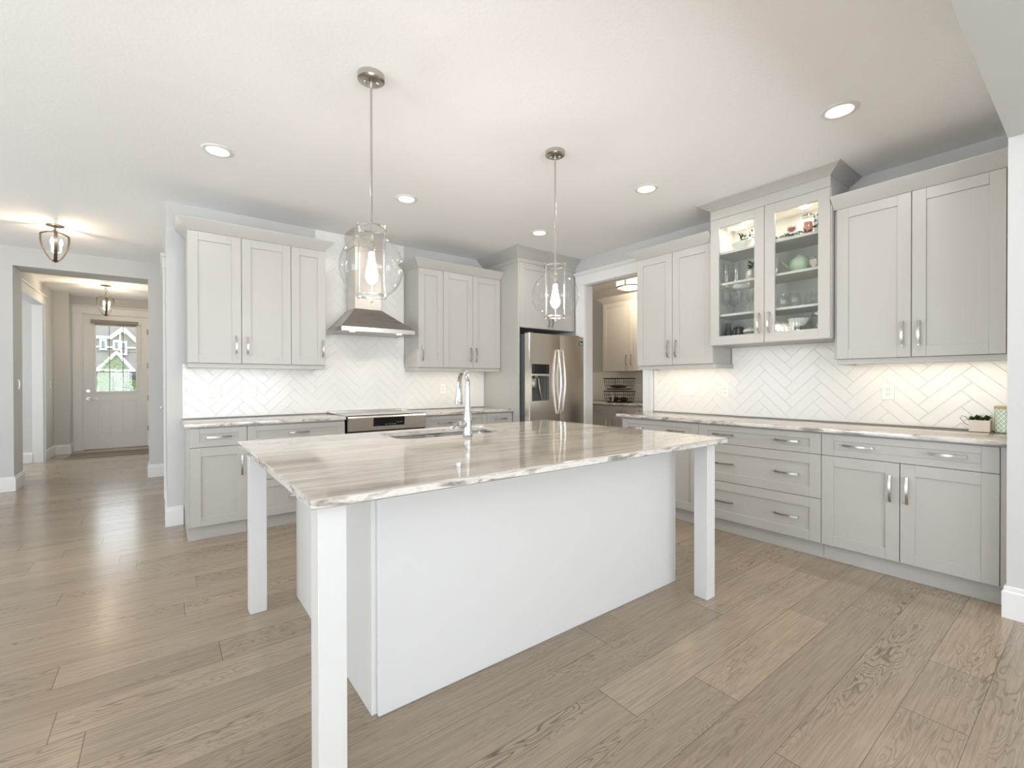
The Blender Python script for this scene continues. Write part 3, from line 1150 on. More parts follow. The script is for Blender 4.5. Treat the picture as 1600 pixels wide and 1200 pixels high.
def herringbone(fr, rects, name, label, u_off=0.0, v_off=0.0, parent=None):
    """fr face = wall surface, n out; grout bed 6 mm and tiles 8 mm thick"""
    root = thing(name, fr.pt((rects[0][0] + rects[0][1]) / 2, rects[0][2], 0), label, 'backsplash')
    mb = MB()
    for r in rects:
        fr.box(mb, r[0], r[1], r[2], r[3], 0.001, 0.0062)
    mb.build('grout', 'grout', root)
    mb = MB()
    bm = mb.bm
    Wt, Lt, g = 0.0762, 0.3048, 0.0016
    c45 = math.sqrt(0.5)
    N = 4
    umin = min(r[0] for r in rects) - 0.6
    umax = max(r[1] for r in rects) + 0.6
    vmin = min(r[2] for r in rects) - 0.6
    vmax = max(r[3] for r in rects) + 0.6
    R = int((max(umax - umin, vmax - vmin) * 1.6) / Wt) + 10
    cu, cv = (umin + umax) / 2 + u_off, (vmin + vmax) / 2 + v_off
    for i in range(-R, R):
        for j in range(-R, R):
            k = (i - j) % (2 * N)
            if k == 0:      # horizontal tile starting here
                a = (i, j, i + N, j + 1)
            elif k == 2 * N - 1:
                a = (i, j, i + 1, j + N)
            else:
                continue
            q = [(a[0] * Wt + g, a[1] * Wt + g), (a[2] * Wt - g, a[1] * Wt + g), (a[2] * Wt - g, a[3] * Wt - g), (a[0] * Wt + g, a[3] * Wt - g)]
            p = [((x - y) * c45 + cu, (x + y) * c45 + cv) for x, y in q]
            if max(x for x, y in p) < umin or min(x for x, y in p) > umax or max(y for x, y in p) < vmin or min(y for x, y in p) > vmax:
                continue
            for r in rects:
                c = clip(p, r)
                if len(c) < 3 or abs(area(c)) < 2e-5:
                    continue
                # chamfered tile
                mx = sum(x for x, y in c) / len(c)
                my = sum(y for x, y in c) / len(c)
                ins = [(x + (mx - x) * 0.0012 / max(0.0012, math.hypot(mx - x, my - y)) * 1.4, y + (my - y) * 0.0012 / max(0.0012, math.hypot(mx - x, my - y)) * 1.4) for x, y in c]
                tilt = 0.0
                va = [bm.verts.new(fr.pt(x, y, 0.0062)) for x, y in c]
                vb = [bm.verts.new(fr.pt(x, y, 0.0076)) for x, y in c]
                vc = [bm.verts.new(fr.pt(x, y, 0.0085 + tilt * (1 if (x - mx) > 0 else -1))) for x, y in ins]
                n = len(c)
                for A, B in ((va, vb), (vb, vc)):
                    for q_ in range(n):
                        try:
                            bm.faces.new((A[q_], A[(q_ + 1) % n], B[(q_ + 1) % n], B[q_]))
                        except ValueError:
                            pass
                try:
                    bm.faces.new(vc)
                except ValueError:
                    pass
    mb.build('tile_field', 'tile', root, sharp=4)
    return root


herringbone(Frame('back', YB), [(0.133, 1.228, 0.917, 1.392), (1.334, 2.132, 0.80, 0.917), (1.228, 2.18, 0.917, CZ - 0.002), (2.18, 3.272, 0.917, 1.392)], 'backsplash',
            'white herringbone tile backsplash on the back wall behind the range and hood', -0.03, 0.02)
herringbone(Frame('right', XR), [(0.333, 1.226, 0.917, 1.389), (1.226, 2.137, 0.917, 1.541), (2.137, 2.985, 0.917, 1.389)], 'backsplash',
            'white herringbone tile backsplash along the right wall above the long countertop', 0.02, 0.05)
mb = MB()
mb.box(5.942, 5.949, 2.33, 5.57, 0.917, 1.392)
tag(mb.build('backsplash', 'tile'), 'plain tile backsplash inside the pantry behind the wire baskets', 'backsplash')

# ------------------------------------------------------------------ island
IX0, IX1, IY0, IY1 = 0.315, 2.535, 1.308, 2.853
t = thing('kitchen_island', (1.5, 2.1, 0), 'white kitchen island base with square corner posts and a plain front panel', 'kitchen island')
MB().box(0.630, 2.509, 1.65, 2.84, 0.0, 0.66, 0.001).build('carcass', 'white_cab', t)
mb = MB()
mb.box(0.630, 2.509, 1.65, 2.30, 0.661, 0.8845)
mb.box(0.630, 0.99, 2.30, 2.84, 0.661, 0.8845)
mb.box(1.85, 2.509, 2.30, 2.84, 0.661, 0.8845)
mb.box(0.99, 1.85, 2.80, 2.84, 0.661, 0.8845)
mb.build('upper_frame', 'white_cab', t)
MB().box(0.625, 2.514, 1.63, 1.649, 0.0, 0.8845, 0.0015).build('front_panel', 'white_cab', t)
MB().box(0.606, 0.6295, 1.6505, 2.845, 0.0, 0.8845, 0.0015).build('end_panel', 'white_cab', t)
MB().box(2.5095, 2.514, 1.6505, 2.845, 0.0, 0.8845, 0.0015).build('end_panel', 'white_cab', t)
for px, py in ((0.350, 1.374), (0.360, 2.762), (2.428, 1.374), (2.428, 2.762)):
    if px > 2 and py > 2:
        continue
    MB().box(px, px + 0.081, py, py + 0.081, 0.0, 0.8845, 0.0015).build('post', 'white_cab', t)

# stone top with the sink cut-out
SX0, SX1, SY0, SY1 = 1.045, 1.80, 2.365, 2.75


def rrect(x0, x1, y0, y1, r, seg=6):
    pts = []
    for cx, cy, a0 in ((x1 - r, y1 - r, 0), (x0 + r, y1 - r, PI / 2), (x0 + r, y0 + r, PI), (x1 - r, y0 + r, 3 * PI / 2)):
        for i in range(seg + 1):
            a = a0 + PI / 2 * i / seg
            pts.append((cx + r * math.cos(a), cy + r * math.sin(a)))
    return pts


def island_top():
    mb = MB()
    bm = mb.bm
    def loop(pts, z):
        return [bm.verts.new((p[0], p[1], z)) for p in pts]
    def ring(a, b):
        n = len(a)
        for i in range(n):
            bm.faces.new((a[i], a[(i + 1) % n], b[(i + 1) % n], b[i]))
    def edges(vs):
        return [bm.edges.get((vs[i], vs[(i + 1) % len(vs)])) or bm.edges.new((vs[i], vs[(i + 1) % len(vs)])) for i in range(len(vs))]
    e = 0.0045
    out = lambda o: rrect(IX0 + o, IX1 - o, IY0 + o, IY1 - o, 0.014, 4)
    hole = lambda o: rrect(SX0 - o, SX1 + o, SY0 - o, SY1 + o, 0.09, 6)
    o0, o1, o2, o3 = loop(out(e), CT), loop(out(0), CT - e), loop(out(0), 0.885 + e), loop(out(e), 0.885)
    h0, h1, h2, h3 = loop(hole(0.003), CT), loop(hole(0), CT - 0.003), loop(hole(0), 0.888), loop(hole(0.003), 0.885)
    for a, b in ((o0, o1), (o1, o2), (o2, o3), (h0, h1), (h1, h2), (h2, h3)):
        ring(a, b)
    for a, b in ((o0, h0), (o3, h3)):
        bmesh.ops.triangle_fill(bm, edges=edges(a) + edges(b), use_beauty=True)
    return mb


tag(island_top().build('countertop', 'stone', sharp=15), 'large veined beige stone island countertop with a sink cut-out', 'countertop')

# sink
t = thing('kitchen_sink', ((SX0 + SX1) / 2, (SY0 + SY1) / 2, 0.67), 'stainless double-bowl undermount sink set in the island countertop', 'sink')


def bowl(x0, x1, y0, y1, parent):
    mb = MB()
    rings = []
    for z, o, r in ((0.884, -0.012, 0.07), (0.884, 0.0, 0.06), (0.72, 0.004, 0.06), (0.70, 0.02, 0.05), (0.692, 0.05, 0.03)):
        rings.append([(p[0], p[1], z) for p in rrect(x0 + o, x1 - o, y0 + o, y1 - o, r, 5)])
    vr = [[mb.bm.verts.new(p) for p in r] for r in rings]
    n = len(vr[0])
    for a, b in zip(vr[:-1], vr[1:]):
        for i in range(n):
            f = mb.bm.faces.new((a[i], a[(i + 1) % n], b[(i + 1) % n], b[i]))
            f.smooth = True
    mb.bm.faces.new(vr[-1])
    o = mb.build('bowl', 'sink_steel', parent, 60)
    cx, cy = (x0 + x1) / 2, (y0 + y1) / 2
    MB().lathe([(0.0, 0.0), (0.03, 0.0), (0.04, 0.003), (0.045, 0.001)], (cx, cy, 0.6925), 20).build('drain', 'chrome', o)


bowl(SX0 + 0.012, 1.425, SY0 + 0.01, SY1 - 0.01, t)
bowl(1.462, SX1 - 0.012, SY0 + 0.01, SY1 - 0.01, t)

# faucet
FX, FY = 1.408, 2.27
t = thing('kitchen_faucet', (FX, FY, CT), 'tall chrome gooseneck pull-down faucet on the island countertop', 'faucet')
MB().lathe([(0.0, 0.0), (0.03, 0.0), (0.031, 0.004), (0.027, 0.012), (0.0255, 0.03), (0.026, 0.09), (0.024, 0.12), (0.019, 0.15), (0.0145, 0.2), (0.0, 0.2)], (FX, FY, CT), 28).build('base', 'chrome', t)
dx, dy = 0.035, 0.157
ln = math.hypot(dx, dy)
dx, dy = dx / ln, dy / ln
pts, rs = [], []
pts.append((FX, FY, CT + 0.19)); rs.append(0.0145)
pts.append((FX, FY, CT + 0.29)); rs.append(0.0135)
Rr = 0.078
for i in range(13):
    a = PI - PI * 0.93 * i / 12
    d_ = Rr + Rr * math.cos(a)
    pts.append((FX + dx * d_, FY + dy * d_, CT + 0.298 + Rr * 1.05 * math.sin(a)))
    rs.append(0.013)
MB().tube(pts, rs, 16).build('spout', 'chrome', t)
e = Vector(pts[-1])
dn = Vector((dx * 0.12, dy * 0.12, -1)).normalized()
MB().tube([e - dn * 0.002, e + dn * 0.03, e + dn * 0.07, e + dn * 0.115, e + dn * 0.135, e + dn * 0.137], [0.0145, 0.0155, 0.018, 0.0245, 0.025, 0.021], 18).build('spray_head', 'chrome', t)
m = MB()
m.tube([(FX - 0.015, FY, CT + 0.073), (FX - 0.03, FY, CT + 0.073), (FX - 0.055, FY, CT + 0.073), (FX - 0.064, FY, CT + 0.073)], [0.02, 0.023, 0.022, 0.014], 18)
m.tube([(FX - 0.06, FY, CT + 0.074), (FX - 0.075, FY - 0.004, CT + 0.078), (FX - 0.09, FY - 0.01, CT + 0.07), (FX - 0.106, FY - 0.016, CT + 0.06), (FX - 0.12, FY - 0.02, CT + 0.062)], [0.008, 0.006, 0.0065, 0.008, 0.006], 12)
m.build('lever', 'chrome', t)

# ------------------------------------------------------------------ range hood
t = thing('range_hood', (1.70, 4.64, 1.715), 'stainless pyramid chimney range hood above the range', 'range hood')
HX0, HX1, HY0, HYB = 1.336, 2.084, 4.39, YB - 0.01
MB().box(1.534, 1.803, 4.60, HYB, 1.965, CZ - 0.003, 0.0015).box(1.52, 1.816, 4.588, HYB, 2.60, CZ - 0.003, 0.0015).build('chimney', 'steel', t)
m = MB()
m.loft([[(HX0, HY0, 1.765), (HX1, HY0, 1.765), (HX1, HYB, 1.765), (HX0, HYB, 1.765)],
        [(1.530, 4.598, 1.972), (1.806, 4.598, 1.972), (1.806, HYB, 1.972), (1.530, HYB, 1.972)]])
m.build('canopy', 'steel_h', t)
m = MB()
m.box(HX0, HX1, HY0, HY0 + 0.02, 1.722, 1.7645, 0.001).box(HX0, HX0 + 0.02, HY0 + 0.02, HYB, 1.722, 1.7645).box(HX1 - 0.02, HX1, HY0 + 0.02, HYB, 1.722, 1.7645)
m.build('rim', 'steel', t)
MB().box(HX0 + 0.02, HX1 - 0.02, HY0 + 0.02, HYB, 1.728, 1.7645).build('filter_panel', 'steel_h', t)
for x in (1.47, 1.95):
    MB().lathe([(0.0, 0.0), (0.02, 0.0), (0.026, 0.002), (0.026, 0.004), (0, 0.004)], (x, HY0 + 0.1, 1.7235), 18).build('hood_light', 'puck', t)
    lamp('hood_lamp', 'SPOT', (x, HY0 + 0.1, 1.715), 2.0, (1, 0.9, 0.75), radius=0.02).data.spot_size = 2.2
MB().cyl((1.735, HY0 + 0.001, 1.742), (1.735, HY0 - 0.002, 1.742), 0.005, n=12).build('indicator', 'led', t)

# ------------------------------------------------------------------ range
t = thing('range', (1.733, 4.56, 0), 'stainless slide-in electric range with a front control panel', 'range')
RX0, RX1 = 1.343, 2.124
MB().box(RX0 + 0.004, RX1 - 0.004, 4.262, YB - 0.015, 0.06, 0.905).build('body', 'black', t)
m = MB().prism([(4.262, 0.765), (4.240, 0.775), (4.226, 0.898), (4.238, 0.914), (4.262, 0.914)], 'x', RX0, RX1)
PANEL = m.build('control_panel', 'steel', t)
sl = (4.240 - 4.226) / (0.898 - 0.775)
def on_panel(z):
    return 4.240 - (z - 0.775) * sl
m = MB()
m.loft([[(1.580, on_panel(.812), .812), (1.892, on_panel(.812), .812), (1.892, on_panel(.9), .893), (1.580, on_panel(.9), .893)],
        [(1.580, on_panel(.812) - .002, .812), (1.892, on_panel(.812) - .002, .812), (1.892, on_panel(.9) - .002, .893), (1.580, on_panel(.9) - .002, .893)]])
DISP = m.build('display', 'black_glass', PANEL)
m = MB()
for i in range(4):
    x = 1.70 + i * 0.03
    m.box(x, x + 0.01, on_panel(.83) - .0032, on_panel(.83) - .0015, 0.826, 0.829)
for i in range(3):
    x = 1.815 + i * 0.022
    m.box(x, x + 0.008, on_panel(.84) - .0032, on_panel(.84) - .0015, 0.842, 0.845)
m.build('touch_marks', 'plastic', DISP)
m = MB().box(RX0 - 0.006, RX1 + 0.006, 4.235, YB - 0.06, 0.9155, 0.921, 0.0015)
m.build('cooktop', 'black_glass', t)
m = MB()
m.box(RX0 - 0.009, RX0 - 0.004, 4.235, YB - 0.012, 0.9155, 0.924, 0.001)
m.box(RX1 + 0.004, RX1 + 0.009, 4.235, YB - 0.012, 0.9155, 0.924, 0.001)
m.box(RX0 - 0.009, RX1 + 0.009, YB - 0.06, YB - 0.012, 0.9155, 0.936, 0.003)
m.build('steel_trim', 'steel', t)
MB().box(RX0 + 0.003, RX1 - 0.003, 4.228, 4.261, 0.22, 0.745, 0.003).build('oven_door', 'steel', t)
MB().box(RX0 + 0.12, RX1 - 0.12, 4.2255, 4.229, 0.34, 0.62).build('oven_window', 'black_glass', t)
m = MB().cyl((RX0 + 0.05, 4.185, 0.70), (RX1 - 0.05, 4.185, 0.70), 0.011)
for x in (RX0 + 0.08, RX1 - 0.08):
    m.cyl((x, 4.185, 0.70), (x, 4.229, 0.70), 0.008)
m.build('oven_handle', 'steel', t)
MB().box(RX0 + 0.003, RX1 - 0.003, 4.232, 4.261, 0.06, 0.212, 0.003).build('storage_drawer', 'steel', t)
MB().box(RX0 + 0.03, RX1 - 0.03, 4.30, 4.80, 0.0, 0.06).build('plinth', 'black', t)

# ------------------------------------------------------------------ refrigerator
t = thing('refrigerator', (3.74, 4.43, 0), 'stainless side-by-side refrigerator with a water dispenser', 'refrigerator')
MB().box(3.306, 4.178, 4.085, YB - 0.04, 0.03, 1.785, 0.003).build('body', 'rubber', t)
FY0, FY1 = 4.0, 4.082


def holed_door(x0, x1, z0, z1, hx0, hx1, hz0, hz1, dep, y0, y1):
    mb = MB()
    bm = mb.bm
    xs, zs = (x0, hx0, hx1, x1), (z0, hz0, hz1, z1)
    F = [[bm.verts.new((x, y0, z)) for z in zs] for x in xs]
    B = [[bm.verts.new((x, y1, z)) for z in (z0, z1)] for x in (x0, x1)]
    for i in range(3):
        for j in range(3):
            if i == 1 and j == 1:
                continue
            bm.faces.new((F[i][j], F[i + 1][j], F[i + 1][j + 1], F[i][j + 1]))
    H = [F[1][1], F[2][1], F[2][2], F[1][2]]
    I = [bm.verts.new((v.co.x, y0 + dep, v.co.z)) for v in H]
    for k in range(4):
        bm.faces.new((H[k], H[(k + 1) % 4], I[(k + 1) % 4], I[k]))
    bm.faces.new(I)
    bm.faces.new((B[0][0], B[0][1], B[1][1], B[1][0]))
    bm.faces.new((F[0][0], F[0][1], F[0][2], F[0][3], B[0][1], B[0][0]))
    bm.faces.new((F[3][0], F[3][1], F[3][2], F[3][3], B[1][1], B[1][0]))
    bm.faces.new((F[0][0], F[1][0], F[2][0], F[3][0], B[1][0], B[0][0]))
    bm.faces.new((F[0][3], F[1][3], F[2][3], F[3][3], B[1][1], B[0][1]))
    es = [e for e in bm.edges if abs(e.verts[0].co.y - y0) < 1e-6 and abs(e.verts[1].co.y - y0) < 1e-6
          and (all(abs(v.co.x - x0) < 1e-6 for v in e.verts) or all(abs(v.co.x - x1) < 1e-6 for v in e.verts))]
    bmesh.ops.bevel(bm, geom=es, offset=0.012, segments=3, affect='EDGES', profile=0.5)
    return mb


DL = holed_door(3.300, 3.766, 0.10, 1.79, 3.338, 3.600, 1.008, 1.434, 0.055, FY0, FY1).build('freezer_door', 'steel', t)
DR = MB().box(3.774, 4.184, FY0, FY1, 0.10, 1.79, 0.01).build('fridge_door', 'steel', t)
m = MB().box(3.340, 3.598, FY0 + 0.003, FY0 + 0.05, 1.325, 1.432, 0.002)
CP = m.build('dispenser_panel', 'black_glass', DL)
for i in range(4):
    for x in (3.358, 3.562):
        MB().box(x, x + 0.022, FY0 + 0.0015, FY0 + 0.0035, 1.348 + i * 0.021, 1.354 + i * 0.021).build('panel_mark', 'slot', DL)
MB().box(3.340, 3.598, FY0 - 0.004, FY0 + 0.05, 1.30, 1.322, 0.003).build('dispenser_ledge', 'steel', DL)
MB().box(3.341, 3.597, FY0 + 0.048, FY0 + 0.054, 1.01, 1.298).build('recess_liner', 'rubber', DL)
m = MB().box(3.352, 3.42, FY0 + 0.012, FY0 + 0.047, 1.16, 1.27, 0.006).lathe([(0.03, 0), (0.026, -0.02), (0.02, -0.028), (0, -0.028)], (3.42, FY0 + 0.03, 1.298), 16)
m.build('ice_chute', 'sink_steel', DL)
m = MB().ribbon([(3.452, FY0 + 0.02, 1.27), (3.456, FY0 + 0.012, 1.20), (3.475, FY0 + 0.014, 1.12), (3.515, FY0 + 0.03, 1.02)], lambda i: (1, 0, 0), 0.02, 0.004)
m.build('paddle', 'sink_steel', DL)
for hx, d in ((3.738, DL), (3.805, DR)):
    p = []
    for i in range(15):
        s_ = i / 14
        z = 1.605 - s_ * 0.75
        b = math.sin(PI * s_) * 0.042
        bx = (-1 if hx < 3.77 else 1) * math.sin(PI * s_) * 0.016
        p.append((hx - bx * 0.0, FY0 - 0.018 - b, z))
    m = MB().tube([(hx, FY0, 1.605)] + p + [(hx, FY0, 0.855)], 0.0125, 12)
    m.build('handle', 'steel', d)
# energy sticker
m = MB().box(4.098, 4.166, FY0 - 0.0012, FY0 - 0.0002, 1.678, 1.736)
ST = m.build('sticker', 'black', DR)
MAT['sticker_green'] = plain('sticker_green', (96, 160, 84), 0.4)
m = MB()
for a, b, c, d_ in ((4.098, 4.103, 1.678, 1.736), (4.161, 4.166, 1.678, 1.736), (4.098, 4.166, 1.731, 1.736), (4.098, 4.166, 1.678, 1.683)):
    m.box(a, b, FY0 - 0.0018, FY0 - 0.0010, c, d_)
m.build('sticker_border', 'sticker_green', ST)
m = MB()
m.box(4.110, 4.120, FY0 - 0.0018, FY0 - 0.0010, 1.708, 1.722).box(4.124, 4.156, FY0 - 0.0018, FY0 - 0.0010, 1.700, 1.708).box(4.112, 4.15, FY0 - 0.0018, FY0 - 0.0010, 1.690, 1.694)
m.build('sticker_print', 'plastic', ST)
for x in (3.36, 4.12):
    MB().box(x - 0.03, x + 0.03, 4.05, 4.13, 1.7905, 1.806, 0.004).build('hinge_cover', 'rubber', t)
MB().box(3.31, 4.17, 4.02, 4.80, 0.0, 0.095).build('kick_grille', 'black', t)

# ------------------------------------------------------------------ pendants
CAMAZ = None


def pendant(x, y, label):
    t = thing('pendant_light', (x, y, 1.66), label, 'pendant light', 'globe pendants over the island')
    MB().lathe([(0.0, 0.0), (0.05, 0.0), (0.058, 0.004), (0.066, 0.008), (0.066, 0.033), (0.0, 0.033)], (x, y, CZ - 0.034), 32).build('canopy', 'nickel', t)
    a0 = math.atan2(y, x)
    m = MB()
    for s_ in (-1, 1):
        ang = a0 + PI / 2
        q = Vector((x + math.cos(ang) * 0.03 * s_, y + math.sin(ang) * 0.03 * s_, CZ - 0.036))
        m.blob(q, 0.006, 0.006, 0.004, 8, 6)
    m.build('canopy_screw', 'chrome', t)
    MB().cyl((x, y, CZ - 0.03), (x, y, 1.93), 0.0055, n=12).build('stem', 'nickel', t)
    RR = 0.071
    m = MB().lathe([(RR - 0.005, -0.005), (RR + 0.004, -0.005), (RR + 0.004, 0.005), (RR - 0.005, 0.005)], (x, y, 2.008), 40, close=True)
    m.build('upper_ring', 'nickel', t)
    m = MB().lathe([(RR - 0.005, -0.005), (RR + 0.004, -0.005), (RR + 0.004, 0.005), (RR - 0.005, 0.005)], (x, y, 1.668), 40, close=True)
    m.build('lower_ring', 'nickel', t)
    for k in range(3):
        a = a0 + k * 2 * PI / 3
        px, py = x + RR * math.cos(a), y + RR * math.sin(a)
        # rods run outside the neck and inside the globe
        MB().cyl((px, py, 2.016), (px, py, 1.652), 0.0042, n=10).blob((px, py, 2.018), 0.007, 0.007, 0.006, 8, 6).blob((px, py, 1.652), 0.007, 0.007, 0.007, 8, 6).build('rod', 'nickel', t)
    # globe with open neck and foot
    prof = []
    R, c = 0.156, 1.812
    z1 = math.acos(0.083 / R)
    for i in range(29):
        a = -z1 + 2 * z1 * i / 28
        prof.append((R * math.cos(a), c + R * math.sin(a) * 1.02))
    prof = [(0.079, prof[0][1] - 0.006)] + prof + [(0.081, prof[-1][1] + 0.006)]
    MB().lathe([(r, z) for r, z in prof], (x, y, 0), 48).build('glass_globe', 'glass', t, 80)
    MB().lathe([(0.0, 0), (0.012, 0.0), (0.0155, 0.004), (0.0155, 0.05), (0.008, 0.062), (0.0, 0.062)], (x, y, 1.885), 20).build('socket', 'nickel', t)
    MB().lathe([(0.0, 1.728), (0.012, 1.731), (0.024, 1.743), (0.0305, 1.762), (0.0305, 1.778), (0.025, 1.805), (0.0175, 1.84), (0.0135, 1.87), (0.013, 1.886)], (x, y, 0), 24).build('bulb', 'bulb', t)
    return t


pendant(0.84, 2.267, 'clear glass globe pendant over the island near the range hood side, the larger-looking left one')
pendant(2.10, 2.270, 'clear glass globe pendant over the far end of the island in front of the refrigerator')

# ------------------------------------------------------------------ recessed lights
rl_labels = ['round recessed ceiling light nearest the hall, the leftmost one', 'round recessed ceiling light just right of the left pendant rod',
             'round recessed ceiling light in front of the fridge cabinet crown', 'round recessed ceiling light right of the right pendant rod',
             'round recessed ceiling light nearest the right-end cabinet and the lowered beam']
for (x, y), lb in zip(((0.295, 3.617), (1.638, 3.61), (3.109, 3.6), (3.082, 2.261), (3.071, 0.943)), rl_labels):
    t = thing('recessed_light', (x, y, CZ - 0.01), lb, 'ceiling light', 'recessed lights in the kitchen ceiling')
    MB().lathe([(0.094, 0.0), (0.088, -0.006), (0.070, -0.009), (0.062, -0.002), (0.062, 0.0)], (x, y, CZ), 40).build('trim_ring', 'trim', t)
    MB().lathe([(0.0, 0.0), (0.0625, 0.0), (0.0625, 0.003), (0.0, 0.003)], (x, y, CZ - 0.0055), 36).build('lens', 'lens', t)
    lamp('recessed_lamp', 'AREA', (x, y, CZ - 0.012), 5, (1, 0.95, 0.88), 0.12, aim=(x, y, 0))


# ------------------------------------------------------------------ lantern ceiling lights in the hall
def lantern(x, y, ztop, zbot, r, label, stem):
    t = thing('ceiling_lantern', (x, y, zbot), label, 'ceiling light', 'bronze lantern lights in the hall')
    MB().lathe([(0.0, 0.0), (0.055, 0.0), (0.066, 0.005), (0.068, 0.014), (0.0, 0.0145)], (x, y, CZ - 0.015), 28).build('canopy', 'bronze', t)
    m = MB()
    if stem:
        m.cyl((x, y, CZ - 0.012), (x, y, CZ - 0.06), 0.007, n=10)
        for zc, ax in ((CZ - 0.082, 0), (CZ - 0.122, 1)):
            m.tube([(x + (0.02 * math.cos(a) if ax == 0 else 0), y + (0.02 * math.cos(a) if ax else 0), zc + 0.026 * math.sin(a)) for a in [2 * PI * k / 14 for k in range(14)]], 0.0035, 8, True)
        m.cyl((x, y, CZ - 0.145), (x, y, ztop), 0.007, n=10)
    else:
        m.cyl((x, y, CZ - 0.012), (x, y, ztop - 0.01), 0.01, n=12)
    m.lathe([(0.0, 0.012), (0.02, 0.01), (0.024, 0.0), (0.02, -0.006), (0.0, -0.008)], (x, y, ztop), 16)
    m.cyl((x, y, ztop), (x, y, zbot + 0.03), 0.005, n=8)
    m.build('stem', 'bronze', t)
    H = ztop - zbot
    prof = [(0.012, 0.0), (0.05, -0.006), (0.09, -0.022), (1.0, None)]
    for k in range(3):
        a = math.radians(160) + k * 2 * PI / 3
        ca, sa = math.cos(a), math.sin(a)
        pp = [(0.012, ztop)]
        pp += [(r * 0.5, ztop - 0.002), (r * 0.9, ztop - 0.016), (r * 0.985, ztop - 0.022), (r, ztop - 0.036), (r * 0.995, ztop - 0.05)]
        for i in range(1, 10):
            s_ = i / 9
            pp.append((max(0.014, r * math.cos(s_ * PI / 2 * 0.99) ** 0.62), ztop - 0.05 - (H - 0.06) * (s_ ** 1.05)))
        pts = [(x + q * ca, y + q * sa, z) for q, z in pp]
        MB().ribbon(pts, lambda i: (-sa, ca, 0), 0.026, 0.004).build('strap', 'bronze', t)
    MB().lathe([(0.0, 0.022), (0.016, 0.02), (0.02, 0.01), (0.014, 0.0), (0.008, -0.008), (0.0, -0.012)], (x, y, zbot + 0.012), 16).build('finial', 'bronze', t)
    for k in range(3):
        a = 0.1 + k * 2 * PI / 3
        cx, cy = x + 0.042 * math.cos(a), y + 0.042 * math.sin(a)
        zc = zbot + H * 0.42
        m = MB().tube([(x, y, zc - 0.03), (x + 0.025 * math.cos(a), y + 0.025 * math.sin(a), zc - 0.03), (cx, cy, zc - 0.015)], 0.004, 8)
        m.cyl((cx, cy, zc - 0.015), (cx, cy, zc + 0.04), 0.0095, n=12)
        arm = m.build('candle_sleeve', 'ceramic', t)
        MB().lathe([(0.0, 0.0), (0.009, 0.004), (0.014, 0.025), (0.011, 0.05), (0.004, 0.07), (0.0, 0.074)], (cx, cy, zc + 0.04), 14).build('candle_bulb', 'candle_bulb', t)
    lamp('lantern_lamp', 'POINT', (x, y, zbot + H * 0.62), 22 if stem else 9, (1, 0.80, 0.56), radius=0.03)


lantern(-0.838, 6.302, 2.715, 2.41, 0.117, 'three-candle bronze lantern mounted close to the hall ceiling, nearer and left', False)
lantern(-0.723, 9.731, 2.60, 2.287, 0.117, 'three-candle bronze lantern hanging from a chain loop in front of the front door', True)

# pantry ceiling light
px, py = 5.18, 4.08
t = thing('flush_ceiling_light', (px, py, 2.54), 'glowing crystal drum ceiling light inside the pantry', 'ceiling light')
MB().lathe([(0.0, 0.0), (0.075, 0.0), (0.08, 0.01), (0.08, 0.02), (0, 0.02)], (px, py, CZ - 0.021), 28).cyl((px, py, CZ - 0.02), (px, py, 2.7), 0.012).build('canopy', 'bronze', t)
m = MB()
for z in (2.535, 2.69):
    m.lathe([(0.172, 0.0), (0.186, 0.0), (0.186, 0.018), (0.172, 0.018)], (px, py, z), 40, close=True)
for k in range(4):
    a = k * PI / 2 + 0.35
    m.box(px + 0.18 * math.cos(a) - 0.006, px + 0.18 * math.cos(a) + 0.006, py + 0.18 * math.sin(a) - 0.006, py + 0.18 * math.sin(a) + 0.006, 2.535, 2.705)
    m.cyl((px, py, 2.70), (px + 0.18 * math.cos(a), py + 0.18 * math.sin(a), 2.70), 0.005, n=8)
m.build('drum_frame', 'bronze', t)
m = MB()
for k in range(28):
    a = 2 * PI * k / 28
    m.cyl((px + 0.165 * math.cos(a), py + 0.165 * math.sin(a), 2.55), (px + 0.165 * math.cos(a), py + 0.165 * math.sin(a), 2.69), 0.016, n=6)
m.build('crystal_shade', 'shade_glow', t)
lamp('pantry_lamp', 'POINT', (px, py, 2.50), 30, (1, 0.82, 0.62), radius=0.1)

# ------------------------------------------------------------------ under cabinet lighting (strips behind the light rails)
WARM = (1, 0.86, 0.62)
lamp('under_cabinet_lamp', 'AREA', (0.69, 4.66, 1.384), 0.30, WARM, 0.95, 0.12, aim=(0.69, 4.66, 0))
lamp('under_cabinet_lamp', 'AREA', (2.72, 4.66, 1.384), 0.9, WARM, 0.95, 0.12, aim=(2.72, 4.66, 0))
o = lamp('under_cabinet_lamp', 'AREA', (4.02, 2.53, 1.384), 1.1, WARM, 0.12, 0.7, aim=(4.02, 2.53, 0))
o.rotation_euler = (0, 0, 0)
o = lamp('under_cabinet_lamp', 'AREA', (4.02, 0.76, 1.384), 1.1, WARM, 0.12, 0.75, aim=(4.02, 0.76, 0))
o.rotation_euler = (0, 0, 0)


